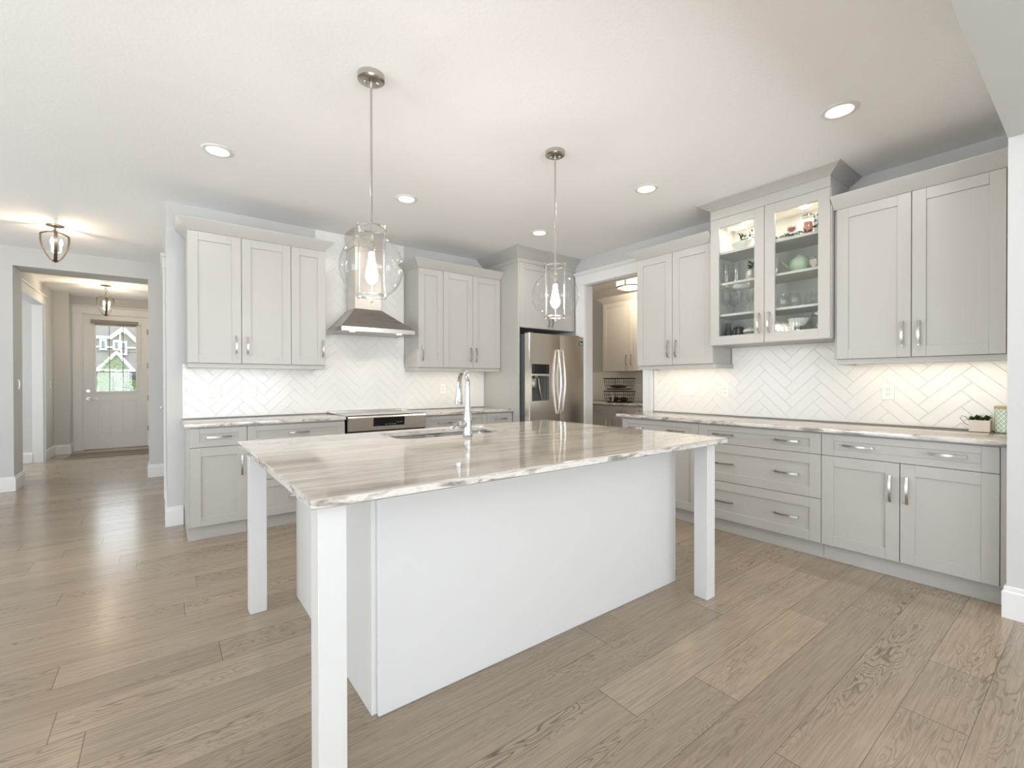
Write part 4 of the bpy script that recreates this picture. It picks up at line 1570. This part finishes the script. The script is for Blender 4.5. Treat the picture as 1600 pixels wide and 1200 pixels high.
# ------------------------------------------------------------------ switches and outlets
def plate(fr, u, v, gangs, kind, label, cat, name, n0=0.0085):
    w_ = 0.073 + 0.046 * (gangs - 1)
    t = thing(name, fr.pt(u, v - 0.058, n0), label, cat)
    mb = MB()
    fr.box(mb, u - w_ / 2, u + w_ / 2, v - 0.058, v + 0.058, n0, n0 + 0.006, 0.002)
    mb.build('plate', 'plastic', t)
    for g in range(gangs):
        gu = u + (g - (gangs - 1) / 2) * 0.046
        if kind == 'switch':
            mb = MB()
            fr.box(mb, gu - 0.0165, gu + 0.0165, v - 0.033, v + 0.033, n0 + 0.0062, n0 + 0.0105, 0.0015)
            mb.build('rocker', 'ceramic', t)
        else:
            mb = MB()
            fr.box(mb, gu - 0.0165, gu + 0.0165, v - 0.033, v + 0.033, n0 + 0.0062, n0 + 0.008, 0.0008)
            mb.build('receptacle', 'ceramic', t)
            mb = MB()
            for dv in (-0.018, 0.018):
                fr.box(mb, gu - 0.009, gu - 0.0065, v + dv - 0.004, v + dv + 0.006, n0 + 0.0078, n0 + 0.0085)
                fr.box(mb, gu + 0.0055, gu + 0.008, v + dv - 0.004, v + dv + 0.006, n0 + 0.0078, n0 + 0.0085)
                fr.box(mb, gu - 0.0025, gu + 0.0025, v + dv - 0.011, v + dv - 0.007, n0 + 0.0078, n0 + 0.0085)
            mb.build('slots', 'slot', t)
    return t


WB, WR = Frame('back', YB), Frame('right', XR)
plate(WB, 0.333, 1.150, 3, 'switch', 'white three-gang rocker switch plate on the herringbone tile at far left', 'switch', 'light_switch')
plate(WB, 0.664, 1.152, 1, 'outlet', 'white outlet on the herringbone tile right of the three-gang switch', 'outlet', 'power_outlet')
plate(WB, 2.675, 1.150, 1, 'outlet', 'white outlet on the tile behind the island faucet', 'outlet', 'power_outlet')
plate(WR, 2.588, 1.150, 2, 'switch', 'white two-gang switch plate on the right wall tile near the pantry doorway', 'switch', 'light_switch')
plate(WR, 2.200, 1.146, 1, 'outlet', 'white outlet on the right wall tile just right of the two-gang switch', 'outlet', 'power_outlet')
plate(WR, 0.984, 1.157, 1, 'outlet', 'white outlet on the right wall tile below the right-end upper cabinet', 'outlet', 'power_outlet')
plate(Frame('right', 5.942), 4.50, 1.13, 1, 'outlet', 'white outlet on the pantry tile right of the wire baskets', 'outlet', 'power_outlet', 0.0)


class FrameL(Frame):
    """faces +x"""
    def pt(s, u, v, n):
        return (s.face + n, u, v)


plate(FrameL('left', -1.353), 7.79, 1.21, 1, 'switch', 'white rocker switch in the jamb of the hall opening', 'switch', 'light_switch', 0.0)
plate(FrameL('left', -1.48), 10.6, 1.20, 1, 'switch', 'white rocker switch on the foyer wall beyond the side doorway', 'switch', 'light_switch', 0.0)

# ------------------------------------------------------------------ pantry furniture
UPN, BPN = Frame('right', 5.60), Frame('right', 5.33)
t = thing('upper_cabinet', (5.77, 4.2, UB), 'shaded greige upper cabinet inside the pantry', 'cabinet')
carcass(UPN, 3.40, 4.938, UB, UT, 0.337, t)
for a, b, hu in ((4.42, 4.938, 4.465), (3.90, 4.42, 4.375), (3.40, 3.90, 3.45)):
    d = shaker(UPN, a, b, UB, UT, 'door', t)
    handle(UPN, hu, 1.56, True, d)
crown(UPN, 3.40, 4.938, 0.337, CROWN_S, t, False, True)
t = thing('base_cabinet', (5.63, 4.6, 0), 'shaded greige base cabinet with drawers inside the pantry', 'cabinet')
base_box(BPN, 3.2, 5.56, t, 0.6)
for a, b, hs in ((4.1, 5.05, (4.35, 4.80)), (3.2, 4.1, (3.4, 3.9)), (5.05, 5.56, (5.3,))):
    d = shaker(BPN, a, b, DS, DT, 'drawer', t, rail=0.06)
    for q in hs:
        handle(BPN, q, 0.80, False, d)
    md = (a + b) / 2
    for e_, f_, hu in ((a, md, md - 0.04), (md, b, md + 0.04)):
        d = shaker(BPN, e_, f_, DB, DS, 'door', t)
        handle(BPN, hu, 0.58, True, d)


def basket(x, y, z, label, fill):
    t = thing('wire_basket', (x, y, z), label, 'basket', 'black wire baskets on the pantry counter')
    hw, hd, h = 0.19, 0.13, 0.165
    s = 0.86
    m = MB()
    corners = lambda k: [(x - hd * k, y - hw * k), (x + hd * k, y - hw * k), (x + hd * k, y + hw * k), (x - hd * k, y + hw * k)]
    for f_, rr in ((0.0, 0.004), (0.35, 0.0022), (0.68, 0.0022), (1.0, 0.0075)):
        k = s + (1 - s) * f_
        c = corners(k)
        for i in range(4):
            p, q = c[i], c[(i + 1) % 4]
            m.cyl((p[0], p[1], z + 0.006 + f_ * h), (q[0], q[1], z + 0.006 + f_ * h), rr, n=8)
    lo, hi = corners(s), corners(1.0)
    for i in range(4):
        n = 9 if i % 2 else 6
        for j in range(n):
            u = j / n
            a = [lo[i][k] + (lo[(i + 1) % 4][k] - lo[i][k]) * u for k in (0, 1)]
            b = [hi[i][k] + (hi[(i + 1) % 4][k] - hi[i][k]) * u for k in (0, 1)]
            m.cyl((a[0], a[1], z + 0.006), (b[0], b[1], z + 0.006 + h), 0.0022 if j else 0.004, n=6)
    for j in range(1, 9):
        u = j / 9
        m.cyl((x - hd * s, y - hw * s + 2 * hw * s * u, z + 0.006), (x + hd * s, y - hw * s + 2 * hw * s * u, z + 0.006), 0.002, n=6)
    m.build('wire_frame', 'wire', t)
    m = MB()
    m.box(x - hd * 0.7, x + hd * 0.7, y - hw * 0.8, y + hw * 0.8, z + 0.010, z + 0.018, 0.003)
    m.build('liner', 'cloth', t)
    return t


basket(5.47, 4.50, 0.915, 'lower black wire basket standing on the pantry countertop', 1)
basket(5.47, 4.50, 1.107, 'upper black wire basket stacked on the other one in the pantry', 0)
m = MB()
m.blob((5.43, 4.56, 0.972), 0.05, 0.085, 0.035, 14, 8).blob((5.47, 4.42, 0.968), 0.055, 0.075, 0.032, 14, 8)
tag(m.build('folded_cloth', 'cloth'), 'dark bundled cloth inside the lower wire basket', 'cloth')
m = MB().prism([(4.52, 0.936), (4.55, 0.936), (4.56, 1.04), (4.53, 1.045), (4.505, 1.02)], 'x', 5.36, 5.365)
tag(m.build('napkin', 'paper'), 'pale folded napkin standing in the lower wire basket', 'napkin')
m = MB()
m.blob((5.45, 4.50, 1.157), 0.06, 0.15, 0.026, 16, 8)
tag(m.build('folded_cloth', 'cloth'), 'dark cloth lying in the upper wire basket', 'cloth')

# ------------------------------------------------------------------ right counter items
t = thing('planter_box', (4.11, 0.49, CT), 'small whitewashed wooden planter box with green succulents at the counter end', 'planter')
PB = t
m = MB()
x0, x1, y0, y1 = 4.06, 4.145, 0.452, 0.545
x0, x1 = 4.05, 4.142
m.box(x0, x0 + 0.008, y0, y1, CT + 0.0005, CT + 0.072, 0.001).box(x1 - 0.008, x1, y0, y1, CT + 0.0005, CT + 0.072, 0.001)
m.box(x0 + 0.008, x1 - 0.008, y0, y0 + 0.008, CT + 0.0005, CT + 0.072, 0.001).box(x0 + 0.008, x1 - 0.008, y1 - 0.008, y1, CT + 0.0005, CT + 0.072, 0.001)
m.box(x0 + 0.008, x1 - 0.008, y0 + 0.008, y1 - 0.008, CT + 0.0005, CT + 0.01)
m.build('box', 'whitewash', t)
MB().box(x0 + 0.0085, x1 - 0.0085, y0 + 0.0085, y1 - 0.0085, CT + 0.0105, CT + 0.062).build('soil', 'soil', t)
m = MB()
for k in range(4):
    cy = y0 + 0.014 + 0.0215 * k
    cx = (x0 + x1) / 2 + (-0.018 if k % 2 else 0.012)
    for j in range(11):
        a = j * 2.4
        rr = 0.01 + 0.02 * (j / 11)
        m.leaf((cx, cy, CT + 0.062), (cx + rr * math.cos(a), cy + rr * math.sin(a), CT + 0.108 - 0.02 * (j / 11) - 0.01 * (k % 2)), 0.03, 0.9)
m.build('succulents', 'leaf', t)
m = MB().tube([((x0 + x1) / 2, y1 + 0.001, CT + 0.06), ((x0 + x1) / 2, y1 + 0.022, CT + 0.09), ((x0 + x1) / 2, y1 + 0.04, CT + 0.094), ((x0 + x1) / 2, y1 + 0.046, CT + 0.08), ((x0 + x1) / 2, y1 + 0.028, CT + 0.05), ((x0 + x1) / 2, y1 + 0.001, CT + 0.03)], 0.0022, 8)
m.build('wire_handle', 'silver', t)


def canister_mat():
    t = NT('mint_trellis_pattern')
    tc = t.node('ShaderNodeTexCoord')
    sep = t.node('ShaderNodeSeparateXYZ')
    t.l.new(tc.outputs['Object'], sep.inputs[0])
    ang = t.math('ARCTAN2', sep.outputs[1], sep.outputs[0])
    u = t.math('MULTIPLY', ang, 12 / (2 * PI))
    v = t.math('MULTIPLY', sep.outputs[2], 34.0)
    a = t.math('ABSOLUTE', t.math('SUBTRACT', t.math('FRACT', u), 0.5))
    b = t.math('ABSOLUTE', t.math('SUBTRACT', t.math('FRACT', v), 0.5))
    d = t.math('ADD', a, b)
    f = t.math('FRACT', t.math('MULTIPLY', d, 2.0))
    f1 = t.math('GREATER_THAN', t.math('ABSOLUTE', t.math('SUBTRACT', f, 0.5)), 0.24)
    c = t.mix(f1, lin((152, 184, 158)), lin((236, 238, 230)))
    t.principled(Base_Color=c, Roughness=0.25)
    return t.m


MAT['canister'] = canister_mat()
t = thing('canister', (4.12, 0.395, CT), 'mint patterned canister with a wooden lid against the wall stub', 'canister')
MB().lathe([(0.0, 0.0), (0.044, 0.0), (0.047, 0.004), (0.047, 0.146), (0.045, 0.148), (0.0, 0.148)], (4.12, 0.395, CT + 0.0005), 40).build('jar', 'canister', t)
MB().lathe([(0.0, 0.0), (0.046, 0.0), (0.048, 0.003), (0.048, 0.012), (0.0, 0.013)], (4.12, 0.395, CT + 0.149), 40).build('lid', 'wood_light', t)


# ------------------------------------------------------------------ dishes in the glass cabinet
S0, S1, S2, S3 = GB + 0.0705, 1.8125, 2.0835, 2.3485


def cup_prof(prof, t=0.0025):
    """outer profile bottom to top -> closed thin-walled profile"""
    inner = [(max(r - t, 0.0), z + (t if i == 0 else 0)) for i, (r, z) in enumerate(prof)]
    return [(0.0, prof[0][1])] + prof + inner[::-1] + [(0.0, prof[0][1] + t)]


def open_prof(prof):
    return [(0.0, prof[0][1])] + prof


def lathe_thing(name, prof, loc, mat, label, cat, group=None, n=24):
    o = MB().lathe(prof, loc, n).build(name, mat)
    return tag(o, label, cat, group)


# top left: gravy boat with greenery
t = thing('gravy_boat', (3.908, 1.905, S3), 'white handled gravy boat holding greenery on the upper left shelf of the glass cabinet', 'gravy boat')
m = MB()
rings = []
for z, k in ((0.0, 0.5), (0.006, 0.52), (0.012, 0.45), (0.03, 0.8), (0.055, 1.0), (0.06, 1.02), (0.055, 0.93), (0.03, 0.7), (0.02, 0.3)):
    rings.append([(3.908 + 0.045 * k * math.cos(a), 1.905 + 0.085 * k * math.sin(a), S3 + z + (0.012 * (1 - math.sin(a)) * 0.5 * (z > 0.05))) for a in [2 * PI * i / 28 for i in range(28)]])
m.loft(rings, True, True)
m.build('bowl', 'ceramic', t, 60)
MB().tube([(3.908, 1.985, S3 + 0.055), (3.908, 2.005, S3 + 0.06), (3.908, 2.018, S3 + 0.045), (3.908, 2.01, S3 + 0.025), (3.908, 1.975, S3 + 0.02)], 0.005, 10).build('handle', 'ceramic', t)
m = MB()
for k in range(46):
    a = random.uniform(0, 2 * PI)
    b_ = Vector((3.908 + random.uniform(-.03, .03), 1.885 + random.uniform(-.08, .03), S3 + 0.06 + random.uniform(0, 0.06)))
    d_ = Vector((math.cos(a) * 0.03, math.sin(a) * 0.03, random.uniform(0.005, 0.03)))
    m.leaf(b_, b_ + d_, 0.016, 0.3)
for k in range(8):
    y = 1.84 + k * 0.011
    m.tube([(3.908, 1.89, S3 + 0.055), (3.908, y, S3 + 0.13 - abs(k - 3) * 0.01)], 0.0015, 6)
m.build('greenery', 'dark_leaf', t)

# top right: succulent planter, pink jar, leaf-print mug, garland
t = thing('succulent_pot', (3.905, 1.515, S3), 'white rectangular pot with a pink succulent on the top shelf of the glass cabinet', 'potted plant')
MB().box(3.88, 3.93, 1.465, 1.565, S3, S3 + 0.045, 0.006).build('pot', 'ceramic', t)
m = MB()
for j in range(34):
    a = j * 2.4
    rr = 0.03 + 0.022 * (j / 34)
    m.leaf((3.905, 1.515, S3 + 0.043), (3.905 + rr * 0.7 * math.cos(a), 1.515 + rr * math.sin(a), S3 + 0.105 - 0.04 * (j / 34)), 0.011, 0.3)
m.build('succulent', 'pink_leaf', t)
t = thing('candy_jar', (3.945, 1.415, S3), 'lidded clear jar with pink contents on the top shelf of the glass cabinet', 'jar')
MB().lathe([(0.0, 0.0), (0.04, 0.0), (0.042, 0.01), (0.042, 0.12), (0.036, 0.14), (0.04, 0.145)], (3.945, 1.415, S3), 24).build('glass_body', 'drink', t)
MB().lathe([(0.0, 0.004), (0.03, 0.005), (0.034, 0.06), (0.028, 0.105), (0.0, 0.115)], (3.945, 1.415, S3), 18).build('sweets', 'pink', t)
MB().lathe([(0.0, 0.0), (0.044, 0.0), (0.044, 0.014), (0.01, 0.022), (0.01, 0.03), (0.0, 0.032)], (3.945, 1.415, S3 + 0.146), 24).build('lid', 'silver', t)
t = thing('mug', (3.92, 1.322, S3), 'white mug with dark leaves at the right end of the glass cabinet top shelf', 'mug')
MB().lathe(cup_prof([(0.038, 0.0), (0.042, 0.01), (0.042, 0.13)]), (3.92, 1.322, S3), 24).build('cup', 'ceramic', t)
m = MB()
for k in range(10):
    a = 3.0 + random.uniform(-0.9, 0.9)
    z = S3 + random.uniform(0.03, 0.12)
    p = Vector((3.92 + 0.0425 * math.cos(a), 1.325 + 0.0425 * math.sin(a), z))
    m.leaf(p, p + Vector((-0.004, random.uniform(-.02, .02), random.uniform(0.005, 0.025))), 0.012, 0.1)
m.build('leaf_sprig', 'dark_leaf', t)
t = thing('leaf_garland', (3.862, 1.46, S3), 'dark green leaf garland lying along the front of the top right shelf', 'garland')
pts = [(3.862 + 0.005 * math.sin(i * 1.3), 1.618 - i * 0.0165, S3 + 0.008 + 0.006 * abs(math.sin(i * 0.9)) + (0.02 if i > 15 else 0)) for i in range(20)]
MB().tube(pts, 0.0022, 6).build('vine', 'dark_leaf', t)
m = MB()
for k in range(64):
    p = Vector(random.choice(pts))
    m.leaf(p, p + Vector((random.uniform(-.012, .014), random.uniform(-.025, .025), random.uniform(-0.004, 0.026))), 0.015, 0.3)
m.build('leaves', 'dark_leaf', t)

# second shelf left: tall glasses + figurine
for k, (x, y, lb) in enumerate(((3.92, 2.045, 'tall straight clear glass at the far left of the second shelf'), (3.92, 1.955, 'tall straight clear glass second from the left on the second shelf'))):
    lathe_thing('tall_glass', open_prof([(0.026, 0.0), (0.03, 0.01), (0.033, 0.175)]), (x, y, S2), 'drink', lb, 'glass', 'tall glasses in the glass cabinet')
t = thing('figurine', (3.91, 1.825, S2), 'small figurine with pale face and dark plant top beside the tall glasses', 'figurine')
MB().lathe([(0.0, 0.0), (0.03, 0.0), (0.04, 0.02), (0.042, 0.045), (0.034, 0.075), (0.0, 0.085)], (3.91, 1.825, S2), 20).build('body', 'floral', t)
MB().blob((3.873, 1.822, S2 + 0.045), 0.016, 0.022, 0.026, 12, 8).build('face', 'ceramic', t)
m = MB()
for k in range(40):
    a = random.uniform(0, 2 * PI)
    p = Vector((3.91, 1.825, S2 + 0.085 + random.uniform(0, 0.05)))
    m.leaf(p, p + Vector((0.034 * math.cos(a), 0.034 * math.sin(a), random.uniform(0, 0.03))), 0.015, 0.3)
m.build('plant_top', 'dark_leaf', t)

# second shelf right: teapot, teacup, clear pitcher
TX, TY = 3.985, 1.485
t = thing('teapot', (TX, TY, S2), 'mint green ceramic teapot on the second shelf of the glass cabinet', 'teapot')
MB().lathe([(0.0, 0.0), (0.045, 0.0), (0.05, 0.006), (0.072, 0.03), (0.08, 0.06), (0.074, 0.092), (0.055, 0.115), (0.035, 0.124), (0.0, 0.126)], (TX, TY, S2), 32).build('body', 'mint', t)
MB().lathe([(0.04, 0.0), (0.038, 0.006), (0.015, 0.014), (0.007, 0.018), (0.006, 0.024), (0.012, 0.03), (0.01, 0.038), (0.0, 0.04)], (TX, TY, S2 + 0.122), 24).build('lid', 'mint', t)
MB().tube([(TX, TY + 0.065, S2 + 0.05), (TX, TY + 0.095, S2 + 0.068), (TX, TY + 0.115, S2 + 0.092), (TX, TY + 0.135, S2 + 0.112)], [0.02, 0.015, 0.011, 0.008], 14).build('spout', 'mint', t)
MB().tube([(TX, TY - 0.06, S2 + 0.1), (TX, TY - 0.1, S2 + 0.105), (TX, TY - 0.115, S2 + 0.075), (TX, TY - 0.1, S2 + 0.045), (TX, TY - 0.07, S2 + 0.035)], 0.0065, 12).build('handle', 'mint', t)
t = thing('teacup', (3.90, 1.345, S2), 'floral china teacup in front of the mint teapot', 'teacup')
MB().lathe(cup_prof([(0.02, 0.0), (0.024, 0.006), (0.04, 0.03), (0.046, 0.062)]), (3.90, 1.345, S2), 28).build('cup', 'floral', t)
MB().tube([(3.90, 1.302, S2 + 0.052), (3.90, 1.28, S2 + 0.05), (3.90, 1.278, S2 + 0.03), (3.90, 1.305, S2 + 0.022)], 0.0035, 8).build('handle', 'floral', t)
lathe_thing('tumbler', open_prof([(0.03, 0.0), (0.034, 0.01), (0.04, 0.13)]), (3.95, 1.655, S2), 'drink', 'clear tumbler left of the mint teapot spout', 'glass', 'clear glasses in the glass cabinet')

# third shelf: stemware left, stemless right
wine = open_prof([(0.035, 0.0), (0.03, 0.003), (0.005, 0.008), (0.004, 0.08), (0.012, 0.09), (0.036, 0.12), (0.04, 0.15), (0.031, 0.205)])
wl_ = ['stemmed wine glass, first from the left in the front row of the third shelf', 'stemmed wine glass, second from the left in the front row of the third shelf',
       'stemmed wine glass, third from the left in the front row of the third shelf', 'stemmed wine glass at the left of the rear row of the third shelf', 'stemmed wine glass in the middle of the rear row of the third shelf',
       'stemmed wine glass at the right of the rear row of the third shelf']
for (x, y), lb in zip(((3.93, 2.05), (3.93, 1.945), (3.93, 1.84), (4.08, 2.06), (4.08, 1.96), (4.08, 1.86)), wl_):
    lathe_thing('wine_glass', wine, (x, y, S1), 'drink', lb, 'wine glass', 'wine glasses in the glass cabinet')
stemless = open_prof([(0.022, 0.0), (0.034, 0.012), (0.043, 0.045), (0.04, 0.08), (0.031, 0.112)])
sl_ = ['stemless clear glass at the left of the third right-hand shelf', 'stemless clear glass second from the left on the third right-hand shelf', 'stemless clear glass third from the left on the third right-hand shelf',
       'stemless clear glass at the right of the third right-hand shelf']
for (x, y), lb in zip(((3.94, 1.595), (3.93, 1.505), (4.04, 1.43), (3.95, 1.36)), sl_):
    lathe_thing('stemless_glass', stemless, (x, y, S1), 'drink', lb, 'glass', 'stemless glasses in the glass cabinet')

# bottom shelf left
lathe_thing('glass_vase', [(0.0, 0.0), (0.028, 0.0), (0.032, 0.02), (0.026, 0.06), (0.018, 0.10), (0.024, 0.125), (0.021, 0.125), (0.015, 0.1), (0.02, 0.06), (0.0, 0.01)], (3.95, 2.04, S0), 'dark_glass', 'small smoky vase at the left of the bottom shelf of the glass cabinet', 'vase')
t = thing('mug', (3.96, 1.95, S0), 'smoky grey mug with a ring handle on the bottom left shelf', 'mug')
MB().lathe(cup_prof([(0.03, 0.0), (0.034, 0.01), (0.034, 0.085)]), (3.96, 1.95, S0), 24).build('cup', 'dark_glass', t)
MB().tube([(3.915 + 0.006 * 0, 1.95 + 0.03 * math.cos(a), S0 + 0.048 + 0.036 * math.sin(a)) for a in [2 * PI * i / 20 for i in range(20)]], 0.006, 8, True).build('handle', 'dark_glass', t)
t = thing('silver_dish', (3.95, 1.85, S0), 'silver lidded dish at the right of the bottom left shelf', 'dish')
MB().lathe([(0.0, 0.0), (0.04, 0.0), (0.05, 0.006), (0.062, 0.03), (0.064, 0.036), (0.0, 0.04)], (3.95, 1.85, S0), 28).build('bowl', 'silver', t)
MB().lathe([(0.06, 0.0), (0.055, 0.016), (0.03, 0.032), (0.008, 0.036), (0.006, 0.044), (0.0, 0.048)], (3.95, 1.85, S0 + 0.037), 28).build('lid', 'ceramic', t)
# bottom shelf right
for (x, y), lb in zip(((3.93, 1.61), (3.93, 1.56), (4.0, 1.575)), ('amber crystal votive, leftmost on the bottom right shelf', 'amber crystal votive, right one of the front pair on the bottom shelf', 'amber crystal votive behind the front pair on the bottom shelf')):
    lathe_thing('votive', cup_prof([(0.018, 0.0), (0.022, 0.005), (0.024, 0.05)]), (x, y, S0), 'amber', lb, 'candle holder', 'amber votives in the glass cabinet')
t = thing('pedestal_bowl', (3.935, 1.475, S0), 'white fluted bowl on a silver pedestal on the bottom shelf of the glass cabinet', 'bowl')
MB().lathe([(0.0, 0.0), (0.04, 0.0), (0.042, 0.006), (0.02, 0.014), (0.014, 0.03), (0.02, 0.044), (0.0, 0.046)], (3.935, 1.475, S0), 28).build('pedestal', 'silver', t)
m = MB()
rings = []
for z, r in ((0.046, 0.03), (0.052, 0.045), (0.08, 0.06), (0.105, 0.074), (0.103, 0.070), (0.078, 0.056), (0.056, 0.04), (0.054, 0.01)):
    rings.append([(3.935 + r * (1 + 0.045 * math.cos(24 * a)) * math.cos(a), 1.475 + r * (1 + 0.045 * math.cos(24 * a)) * math.sin(a), S0 + z) for a in [2 * PI * i / 96 for i in range(96)]])
m.loft(rings, True, True)
m.build('fluted_bowl', 'ceramic', t, 60)
t = thing('glass_canister', (3.97, 1.355, S0), 'metal-lidded glass canister at the right end of the bottom shelf', 'jar')
MB().lathe([(0.0, 0.0), (0.042, 0.0), (0.044, 0.004), (0.044, 0.11), (0.04, 0.12)], (3.97, 1.355, S0), 28).build('glass_body', 'drink', t)
MB().lathe([(0.0, 0.0), (0.043, 0.0), (0.043, 0.018), (0.012, 0.024), (0.012, 0.034), (0.0, 0.036)], (3.97, 1.355, S0 + 0.1205), 28).build('lid', 'silver', t)

# ------------------------------------------------------------------ foyer items
t = thing('roller_blind', (-0.708, YD - 0.05, 2.3), 'rolled-up taupe roller blind above the front door glass', 'blind')
MB().box(-1.042, -0.374, YD - 0.075, YD - 0.004, 2.315, 2.375, 0.006).build('cassette', 'blind', t)
MB().box(-0.99, -0.40, YD - 0.05, YD - 0.036, 2.285, 2.315, 0.003).build('hem_bar', 'blind', t)
MB().tube([(-0.352, YD - 0.03, 2.32), (-0.35, YD - 0.03, 1.55), (-0.342, YD - 0.03, 1.46), (-0.334, YD - 0.03, 1.55), (-0.336, YD - 0.03, 2.32)], 0.003, 6).box(-0.374, -0.33, YD - 0.05, YD - 0.012, 2.315, 2.345, 0.004).build('chain', 'plastic', t)
m = MB().box(-1.25, -0.16, 10.1, 10.75, 0.0005, 0.012, 0.003)
tag(m.build('door_mat', 'mat'), 'flat taupe door mat lying inside the front door', 'mat')

# ------------------------------------------------------------------ outside the front door
struct('ground_1', MB().box(-40, 40, 11.45, 90, -0.45, -0.35), 'grass')
struct('ground_2', MB().box(-2.4, 1.0, 11.405, 13.3, -0.35, -0.08), 'concrete')
EY = 60.0


def ex(s_):
    return -5.18 + s_ * 2.99


def ez(t_):
    return 6.85 - t_ * 6.45


t = thing('neighbour_house', (-3.7, EY, -0.35), 'grey sided gabled house with white trim seen through the front door glass', 'house')
m = MB().box(-12, 5, EY, EY + 8, -0.35, ez(0.38))
m.build('lower_wall', 'vinyl', t)
m = MB().box(-12, 5, EY + 0.6, EY + 8, ez(0.385), ez(-0.35))
m.build('upper_wall', 'vinyl', t)
m = MB().prism([(EY - 0.6, ez(0.70)), (EY + 1.2, ez(0.38)), (EY + 1.2, ez(0.72))], 'x', -12, ex(0.42))
m.prism([(EY - 0.6, ez(0.68)), (EY + 1.2, ez(0.30)), (EY + 1.2, ez(0.72))], 'x', ex(0.78), 5)
m.build('lower_roof', 'roof', t)
# upper gable, window band and fascias
m = MB().prism([(ex(0.02), ez(0.19)), (ex(0.36), ez(0.19)), (ex(0.69), ez(0.04)), (ex(1.05), ez(0.24)), (ex(1.05), ez(0.40)), (ex(0.02), ez(0.40))], 'y', EY - 0.1, EY + 0.55)
m.build('gable_wall', 'vinyl', t)


BAR_N = [0]


def bar2(mb, a, b, w_, y0_, y1_):
    BAR_N[0] += 1
    y0_ -= 0.012 * (BAR_N[0] % 5)
    y1_ -= 0.006 * (BAR_N[0] % 5)
    a, b = Vector(a), Vector(b)
    d_ = (b - a).normalized()
    n_ = Vector((-d_.y, d_.x)) * w_ / 2
    mb.prism([tuple(a + n_), tuple(b + n_), tuple(b - n_), tuple(a - n_)], 'y', y0_, y1_)


m = MB()
bar2(m, (ex(0.0), ez(0.19)), (ex(0.36), ez(0.19)), 0.26, EY - 0.45, EY - 0.12)
bar2(m, (ex(0.33), ez(0.20)), (ex(0.70), ez(0.04)), 0.34, EY - 0.45, EY - 0.12)
bar2(m, (ex(0.68), ez(0.04)), (ex(1.05), ez(0.24)), 0.34, EY - 0.45, EY - 0.12)
bar2(m, (ex(0.0), ez(0.335)), (ex(1.05), ez(0.335)), 0.16, EY - 0.25, EY - 0.12)
bar2(m, (ex(0.6), ez(0.10)), (ex(0.6), ez(0.23)), 0.12, EY - 0.25, EY - 0.12)
bar2(m, (ex(0.08), ez(0.67)), (ex(0.54), ez(0.41)), 0.26, EY - 1.25, EY - 0.95)
bar2(m, (ex(0.52), ez(0.41)), (ex(0.95), ez(0.69)), 0.26, EY - 1.25, EY - 0.95)
bar2(m, (ex(0.0), ez(0.69)), (ex(1.0), ez(0.69)), 0.22, EY - 1.25, EY - 0.95)
m.build('fascia', 'ext_trim', t)
m = MB().prism([(ex(0.1), ez(0.68)), (ex(0.53), ez(0.42)), (ex(0.94), ez(0.68))], 'y', EY - 0.94, EY - 0.61)
m.build('porch_gable', 'vinyl', t)
for a, b, c, d_ in ((0.09, 0.27, 0.215, 0.38), (0.42, 0.60, 0.225, 0.38), (0.60, 0.78, 0.235, 0.45)):
    f = MB().box(ex(a), ex(b), EY - 0.35, EY - 0.12, ez(d_), ez(c)).build('window_trim', 'ext_trim', t)
    MB().box(ex(a + 0.05), ex(b - 0.05), EY - 0.39, EY - 0.352, ez(d_ - 0.03), ez(c + 0.03)).build('window_glass', 'ext_glass', f)
m = MB()
for k in range(10):
    m.box(ex(0.42 + k * 0.045), ex(0.42 + k * 0.045) + 0.05, EY - 2.0, EY - 1.94, ez(0.92), ez(0.70))
m.box(ex(0.40), ex(0.88), EY - 2.02, EY - 1.92, ez(0.71), ez(0.70) + 0.05)
m.build('porch_railing', 'ext_trim', t)
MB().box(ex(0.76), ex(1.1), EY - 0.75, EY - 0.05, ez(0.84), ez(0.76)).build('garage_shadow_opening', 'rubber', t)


def bush(cx, cy, cz, r, n, label, rz=1.0):
    t = thing('shrub', (cx, cy, -0.35), label, 'shrub')
    MB().cyl((cx, cy, -0.35), (cx, cy, cz), 0.06, 0.03, n=8).build('stem', 'soil', t)
    m = MB()
    for k in range(int(n * 2.4)):
        d_ = Vector((random.gauss(0, 1), random.gauss(0, 1), random.gauss(0, 1))).normalized() * r * random.uniform(0.5, 1.0)
        p = Vector((cx, cy, cz)) + Vector((d_.x, d_.y, d_.z * rz))
        q = Vector((random.uniform(-1, 1), random.uniform(-1, 1), random.uniform(-0.4, 1))).normalized() * 0.14
        m.leaf(p, p + q, 0.09, 0.3)
    m.build('foliage', 'bush', t)


bush(ex(0.42) * 0.76, 45.5, 1.75, 0.95, 420, 'tall pale green tree in front of the grey house outside', 1.7)
bush(ex(0.86) * 0.8, 48.5, 0.95, 0.5, 240, 'rounded green bush at the right outside the front door glass')
bush(ex(0.14) * 0.85, 51, 0.95, 0.6, 200, 'low pale green bush at the left outside the front door glass')
